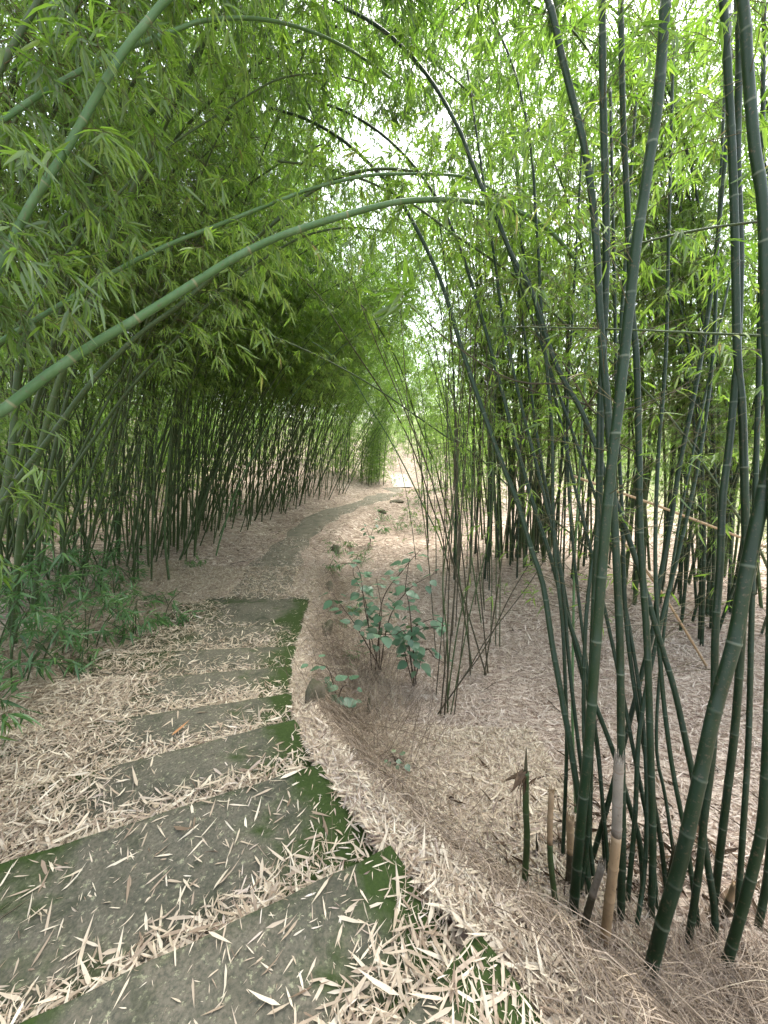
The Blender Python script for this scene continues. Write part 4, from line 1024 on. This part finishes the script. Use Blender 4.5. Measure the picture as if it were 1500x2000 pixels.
def shrub(label, base, stems, seed, leaf=.13):
    rng = rs(seed); b = ground_at(*base); o = b - np.array([0, 0, .04])
    t = thing('broadleaf_shrub', label, 'shrub', o)
    gl = Geo()
    for st in stems:
        P = [np.zeros(3)]
        for (px, py, dy) in st[:-1]: P.append(at(px, py, b[1] + dy) - o)
        P.append(at(*st[-1][:2], b[1] + st[-1][2]) - o); P = np.array(P)
        P[0] = P[0] + rng.normal(0, .03, 3) * np.array([1, 1, 0])
        Q = smooth_path(P, 24); g = Geo(); tube(g, Q, np.linspace(.008, .0025, len(Q)), 6)
        obj('stem', g.mesh('stem', [M['bark']], True), t)
        S = along(Q); n = max(4, int(S[-1] / .085))
        for k, s in enumerate(np.linspace(S[-1] * .35, S[-1], n)):
            for q in (0, 1):
                a = k * 2.4 + q * PI + rng.normal(0, .4)
                p = sample(Q, S, np.array([s]))[0]; d = np.array([math.cos(a), math.sin(a), rng.normal(.05, .25)])
                pet = rng.uniform(.03, .09); e = p + d * pet
                thin_tubes(gl, np.array([[p, e]]), np.full((1, 2), .0013), 1)
                if rng.uniform() < .6: heart(gl, e, d + np.array([0, 0, -.25]), leaf * rng.uniform(.5, 1.15), rng, rng.uniform())
    obj('foliage', gl.mesh('foliage', [M['broad_leaf'], M['bark']], True), t)
shrub('tall broad-leaved shrub with grey-green leaves in front of the thin bamboo tuft', (735, 1310), [
    [(715, 1200, 0), (700, 1110, 0), (665, 1100, 0)], [(745, 1180, .1), (790, 1110, .15), (820, 1075, .2)], [(760, 1210, 0), (800, 1150, 0), (850, 1120, .1)],
    [(700, 1230, -.1), (672, 1190, -.1), (650, 1160, -.1)], [(740, 1240, -.15), (745, 1190, -.2), (735, 1130, -.2)], [(715, 1180, .2), (690, 1120, .3), (700, 1080, .3)]], 1, .12)
shrub('broad-leaved shrub spreading towards the thin bamboo stems, right of the taller shrub', (812, 1340), [
    [(800, 1260, 0), (820, 1230, 0), (862, 1222, 0)], [(793, 1240, -.05), (770, 1240, -.1), (735, 1238, -.1)], [(800, 1190, 0), (792, 1150, .1), (800, 1090, .1)],
    [(830, 1270, 0), (850, 1285, 0), (868, 1295, 0)], [(790, 1250, .1), (840, 1210, .1), (872, 1222, .1)]], 2, .13)
shrub('low broad-leaved plant right against the mossy edge of the steps', (655, 1400), [
    [(652, 1340, 0), (640, 1305, 0), (615, 1295, 0)], [(655, 1350, 0), (640, 1335, 0), (615, 1328, 0)], [(665, 1350, 0), (678, 1338, 0), (690, 1345, 0)], [(660, 1370, 0), (672, 1372, 0), (690, 1385, 0)]], 3, .115)
shrub('small broad-leaved sprig on the leaf floor above the pointed shoot', (772, 1500), [[(772, 1485, 0), (768, 1478, 0), (760, 1480, 0)], [(775, 1485, 0), (780, 1480, 0), (790, 1488, 0)]], 4, .05)
shrub('small green-leaved seedling by the far path edge', (722, 1065), [[(722, 1050, 0), (715, 1030, 0), (710, 1020, 0)], [(725, 1045, 0), (730, 1030, .1), (735, 1020, .1)]], 5, .13)

# ------------------------------------------------------------------ young bamboo on the left
def make_young(seed, H, n):
    rng = rs(seed); gs, gl = [], Geo()
    for k in range(n):
        a = rng.uniform(0, 2 * PI); ln = rng.uniform(.05, .55); hh = H * rng.uniform(.55, 1.1)
        tt = np.linspace(0, 1, 8)[:, None]
        P = np.array([rng.normal(0, .06), rng.normal(0, .06), -.05]) + np.array([math.cos(a) * ln * hh, math.sin(a) * ln * hh, hh]) * tt * np.array([1, 1, 1]) + np.array([math.cos(a), math.sin(a), -.5]) * .15 * tt ** 2.5
        Q = smooth_path(P, 26); me, _ = culm_mesh(Q, .006, .002, .13, M['culm_thin'], rng, 6); gs.append(me)
        foliage(gl, Q, rng, s0=.25, s1=1., gap=.17, nb=2, BL=.30, nc=2, nl=3, leaf=.14, width=.135, droop=.3, flat=.12, up=.3)
    return gs, gl.mesh('foliage', [M['young_leaf'], M['twig']])
YT = [make_young(900 + k, H, n) for k, (H, n) in enumerate(((.9, 4), (.65, 5), (.45, 4), (1.1, 3)))]
def young(px, py, T, rz, sc, label, group=None):
    b = ground_at(px, py); t = thing('young_bamboo', label, 'bamboo seedling', b, rz, sc, group)
    for m in YT[T][0]: obj('culm', m, t)
    obj('foliage', YT[T][1], t)
yl = 'low leafy young bamboo in the green undergrowth at the left of the steps'
RY = rs(8)
for k, (px, py, T, sc) in enumerate(((40, 1330, 0, 1.0), (110, 1280, 1, 1.1), (180, 1260, 0, .9), (250, 1240, 1, 1.1), (90, 1200, 3, 1.), (310, 1215, 2, 1.1), (-30, 1420, 0, 1.), (20, 1250, 3, 1.), (215, 1180, 1, 1.),
                                  (150, 1330, 2, 1.), (290, 1265, 2, 1.), (-60, 1300, 3, 1.1), (60, 1180, 0, 1.1), (330, 1180, 2, .9), (160, 1160, 1, 1.1), (-80, 1500, 1, 1.), (260, 1140, 0, 1.), (120, 1120, 3, 1.1))):
    young(px, py, T, RY.uniform(0, 6.28), sc * 1.2, yl, 'young bamboo of the left undergrowth')
for k, (px, py, lb) in enumerate(((372, 1102, 'small bright sprig of young bamboo at the foot of the thicket corner'), (455, 1010, 'leafy young bamboo against the dark stems of the left thicket'),
                                  (545, 985, 'bright young bamboo bush under the middle of the left thicket'), (775, 1035, 'stubby tuft of young bamboo on the mound beside the far path'),
                                  (822, 985, 'yellow-green young bamboo right of the far path near the pale leaning culm'), (860, 960, 'dense young bamboo at the right side of the distant path'))):
    young(px, py, (2, 0, 3, 1, 0, 3)[k], k, (.8, 1.1, 1.2, .9, 1.3, 1.5)[k], lb)

for k, (px, py, T, sc) in enumerate(((640, 1110, 2, .8), (662, 1085, 1, .7), (690, 1072, 2, .9), (706, 1100, 1, .8), (735, 1040, 2, 1.), (748, 1018, 1, .9), (800, 1015, 3, .8), (690, 1190, 2, .7), (830, 1040, 1, 1.), (668, 1230, 2, .6), (700, 1290, 2, .7))):
    young(px, py, T, k * 1.7, sc, 'scrubby small bamboo sprout in the strip along the right edge of the path', 'sprouts along the path edge')

# ------------------------------------------------------------------ mossy stones along the path edge, twigs on the floor
def stone(px, py, sx, sy, sz, label, seed):
    rng = rs(seed); b = ground_at(px, py); g = Geo(); nu, nv = 14, 9
    u = np.arange(nu) * 2 * PI / nu; v = np.linspace(0, PI, nv)
    uu, vv = np.meshgrid(u, v); d = np.stack([np.sin(vv) * np.cos(uu), np.sin(vv) * np.sin(uu), np.cos(vv)], -1)
    f = 1 + sum(rng.uniform(.05, .13) * np.sin((d * rng.normal(0, 2.4, 3)).sum(-1) + rng.uniform(0, 6)) for _ in range(7))
    sq = d / np.maximum(np.abs(d).max(-1, keepdims=True), .01)
    V = (d * .6 + sq * .4) * f[..., None] * np.array([sx, sy, sz])
    i, j = np.meshgrid(np.arange(nv - 1), np.arange(nu), indexing='ij'); j2 = (j + 1) % nu
    F = np.stack([i * nu + j, (i + 1) * nu + j, (i + 1) * nu + j2, i * nu + j2], -1).reshape(-1, 4)
    g.add(V.reshape(-1, 3), [F]); o = obj('mossy_stone', g.mesh('mossy_stone', [M['stone']], True), None, label, 'stone')
    o.location = b + np.array([0, 0, sz * .1]); o.rotation_euler = (0, 0, rng.uniform(-.4, .4))
stone(612, 1372, .05, .11, .17, 'tall dark mossy stone under the low broad-leaved plant', 1)
stone(645, 1195, .06, .2, .13, 'mossy stone at the path edge left of the tall shrub', 2)
stone(642, 1150, .06, .13, .10, 'small yellow-green mossy stone just above the larger one at the path edge', 3)
stone(655, 1075, .10, .16, .12, 'mossy stone where the path edge breaks away', 4)
stone(722, 1395, .025, .03, .13, 'dark stump-like stone in the dry grass below the tall shrub', 6)
stone(640, 1235, .07, .16, .12, 'mossy stone below the straight steps, just left of the bare shrub stems', 8)
stone(745, 1000, .16, .1, .09, 'mossy lump near the far bend with bare stalks around it', 10)
stone(775, 980, .3, .2, .07, 'flat stone ledge at the far bend of the path', 7)
RW = rs(44)
for k in range(34):
    if k < 24: px, py = RW.uniform(900, 1480), RW.uniform(1180, 1650)
    else: px, py = RW.uniform(330, 620), RW.uniform(1000, 1180)
    b = ground_at(px, py); L = RW.uniform(.12, .45); a = RW.uniform(0, PI)
    tt = np.linspace(-.5, .5, 6); x = b[0] + np.cos(a) * L * tt; y = b[1] + np.sin(a) * L * tt + .02 * np.sin(tt * 5)
    P = np.stack([x, y, height(x, y) + .018], -1) - b
    g = Geo(); tube(g, P, np.linspace(.008, .004, 6) * RW.uniform(.6, 1.2), 6)
    o = obj('fallen_twig', g.mesh('fallen_twig', [M['bark']], True), None, 'dark dead twig lying on the leaf litter of the grove floor' if k < 24 else 'dark dead twig lying in the leaves beside the path', 'twig', 'twigs on the grove floor' if k < 24 else 'twigs beside the path')
    o.location = b

# ------------------------------------------------------------------ light, sky, camera
w = bpy.data.worlds.new("World"); bpy.context.scene.world = w; w.use_nodes = True
nt = w.node_tree; nt.nodes.clear()
sky = nt.nodes.new('ShaderNodeTexSky'); sky.sky_type = 'NISHITA'; sky.sun_disc = False
EL, AZ = math.radians(58), math.radians(25)      # sun high, ahead and to the right
sky.sun_elevation = EL; sky.sun_rotation = AZ; sky.air_density = 1.0; sky.dust_density = 3.5; sky.ozone_density = 1.0
hs = nt.nodes.new('ShaderNodeHueSaturation'); hs.inputs['Saturation'].default_value = .45
bg = nt.nodes.new('ShaderNodeBackground'); bg.inputs[1].default_value = .15
wo = nt.nodes.new('ShaderNodeOutputWorld')
nt.links.new(sky.outputs[0], hs.inputs['Color']); nt.links.new(hs.outputs[0], bg.inputs[0]); nt.links.new(bg.outputs[0], wo.inputs[0])
sl = bpy.data.lights.new('sun', 'SUN'); sl.energy = 1.5; sl.angle = math.radians(25); sl.color = (1, .96, .9)
so = bpy.data.objects.new('sun', sl); C.objects.link(so)
sv = Vector((math.sin(AZ) * math.cos(EL), math.cos(AZ) * math.cos(EL), math.sin(EL)))
so.rotation_euler = sv.to_track_quat('Z', 'Y').to_euler(); so.location = (0, 0, 30)

cd = bpy.data.cameras.new('camera'); cam = bpy.data.objects.new('camera', cd); C.objects.link(cam)
cam.location = EYE; cam.rotation_euler = (PI / 2 - TH, 0, 0)
cd.sensor_fit = 'VERTICAL'; cd.sensor_height = 36; cd.lens = 36 * FPX / 2000; cd.clip_start = .05; cd.clip_end = 2000
sc = bpy.context.scene; sc.camera = cam
sc.render.resolution_x, sc.render.resolution_y = 768, 1024
sc.view_settings.view_transform = 'Standard'; sc.view_settings.look = 'None'; sc.view_settings.gamma = 1
sc.view_settings.exposure = 2.7
cy = sc.cycles
sc.render.engine = 'CYCLES'
cy.max_bounces = 6; cy.diffuse_bounces = 4; cy.glossy_bounces = 2; cy.transmission_bounces = 4; cy.transparent_max_bounces = 4
cy.use_denoising = True; cy.denoiser = 'OPENIMAGEDENOISE'; cy.denoising_prefilter = 'ACCURATE'
cy.caustics_reflective = False; cy.caustics_refractive = False; cy.sample_clamp_indirect = 8
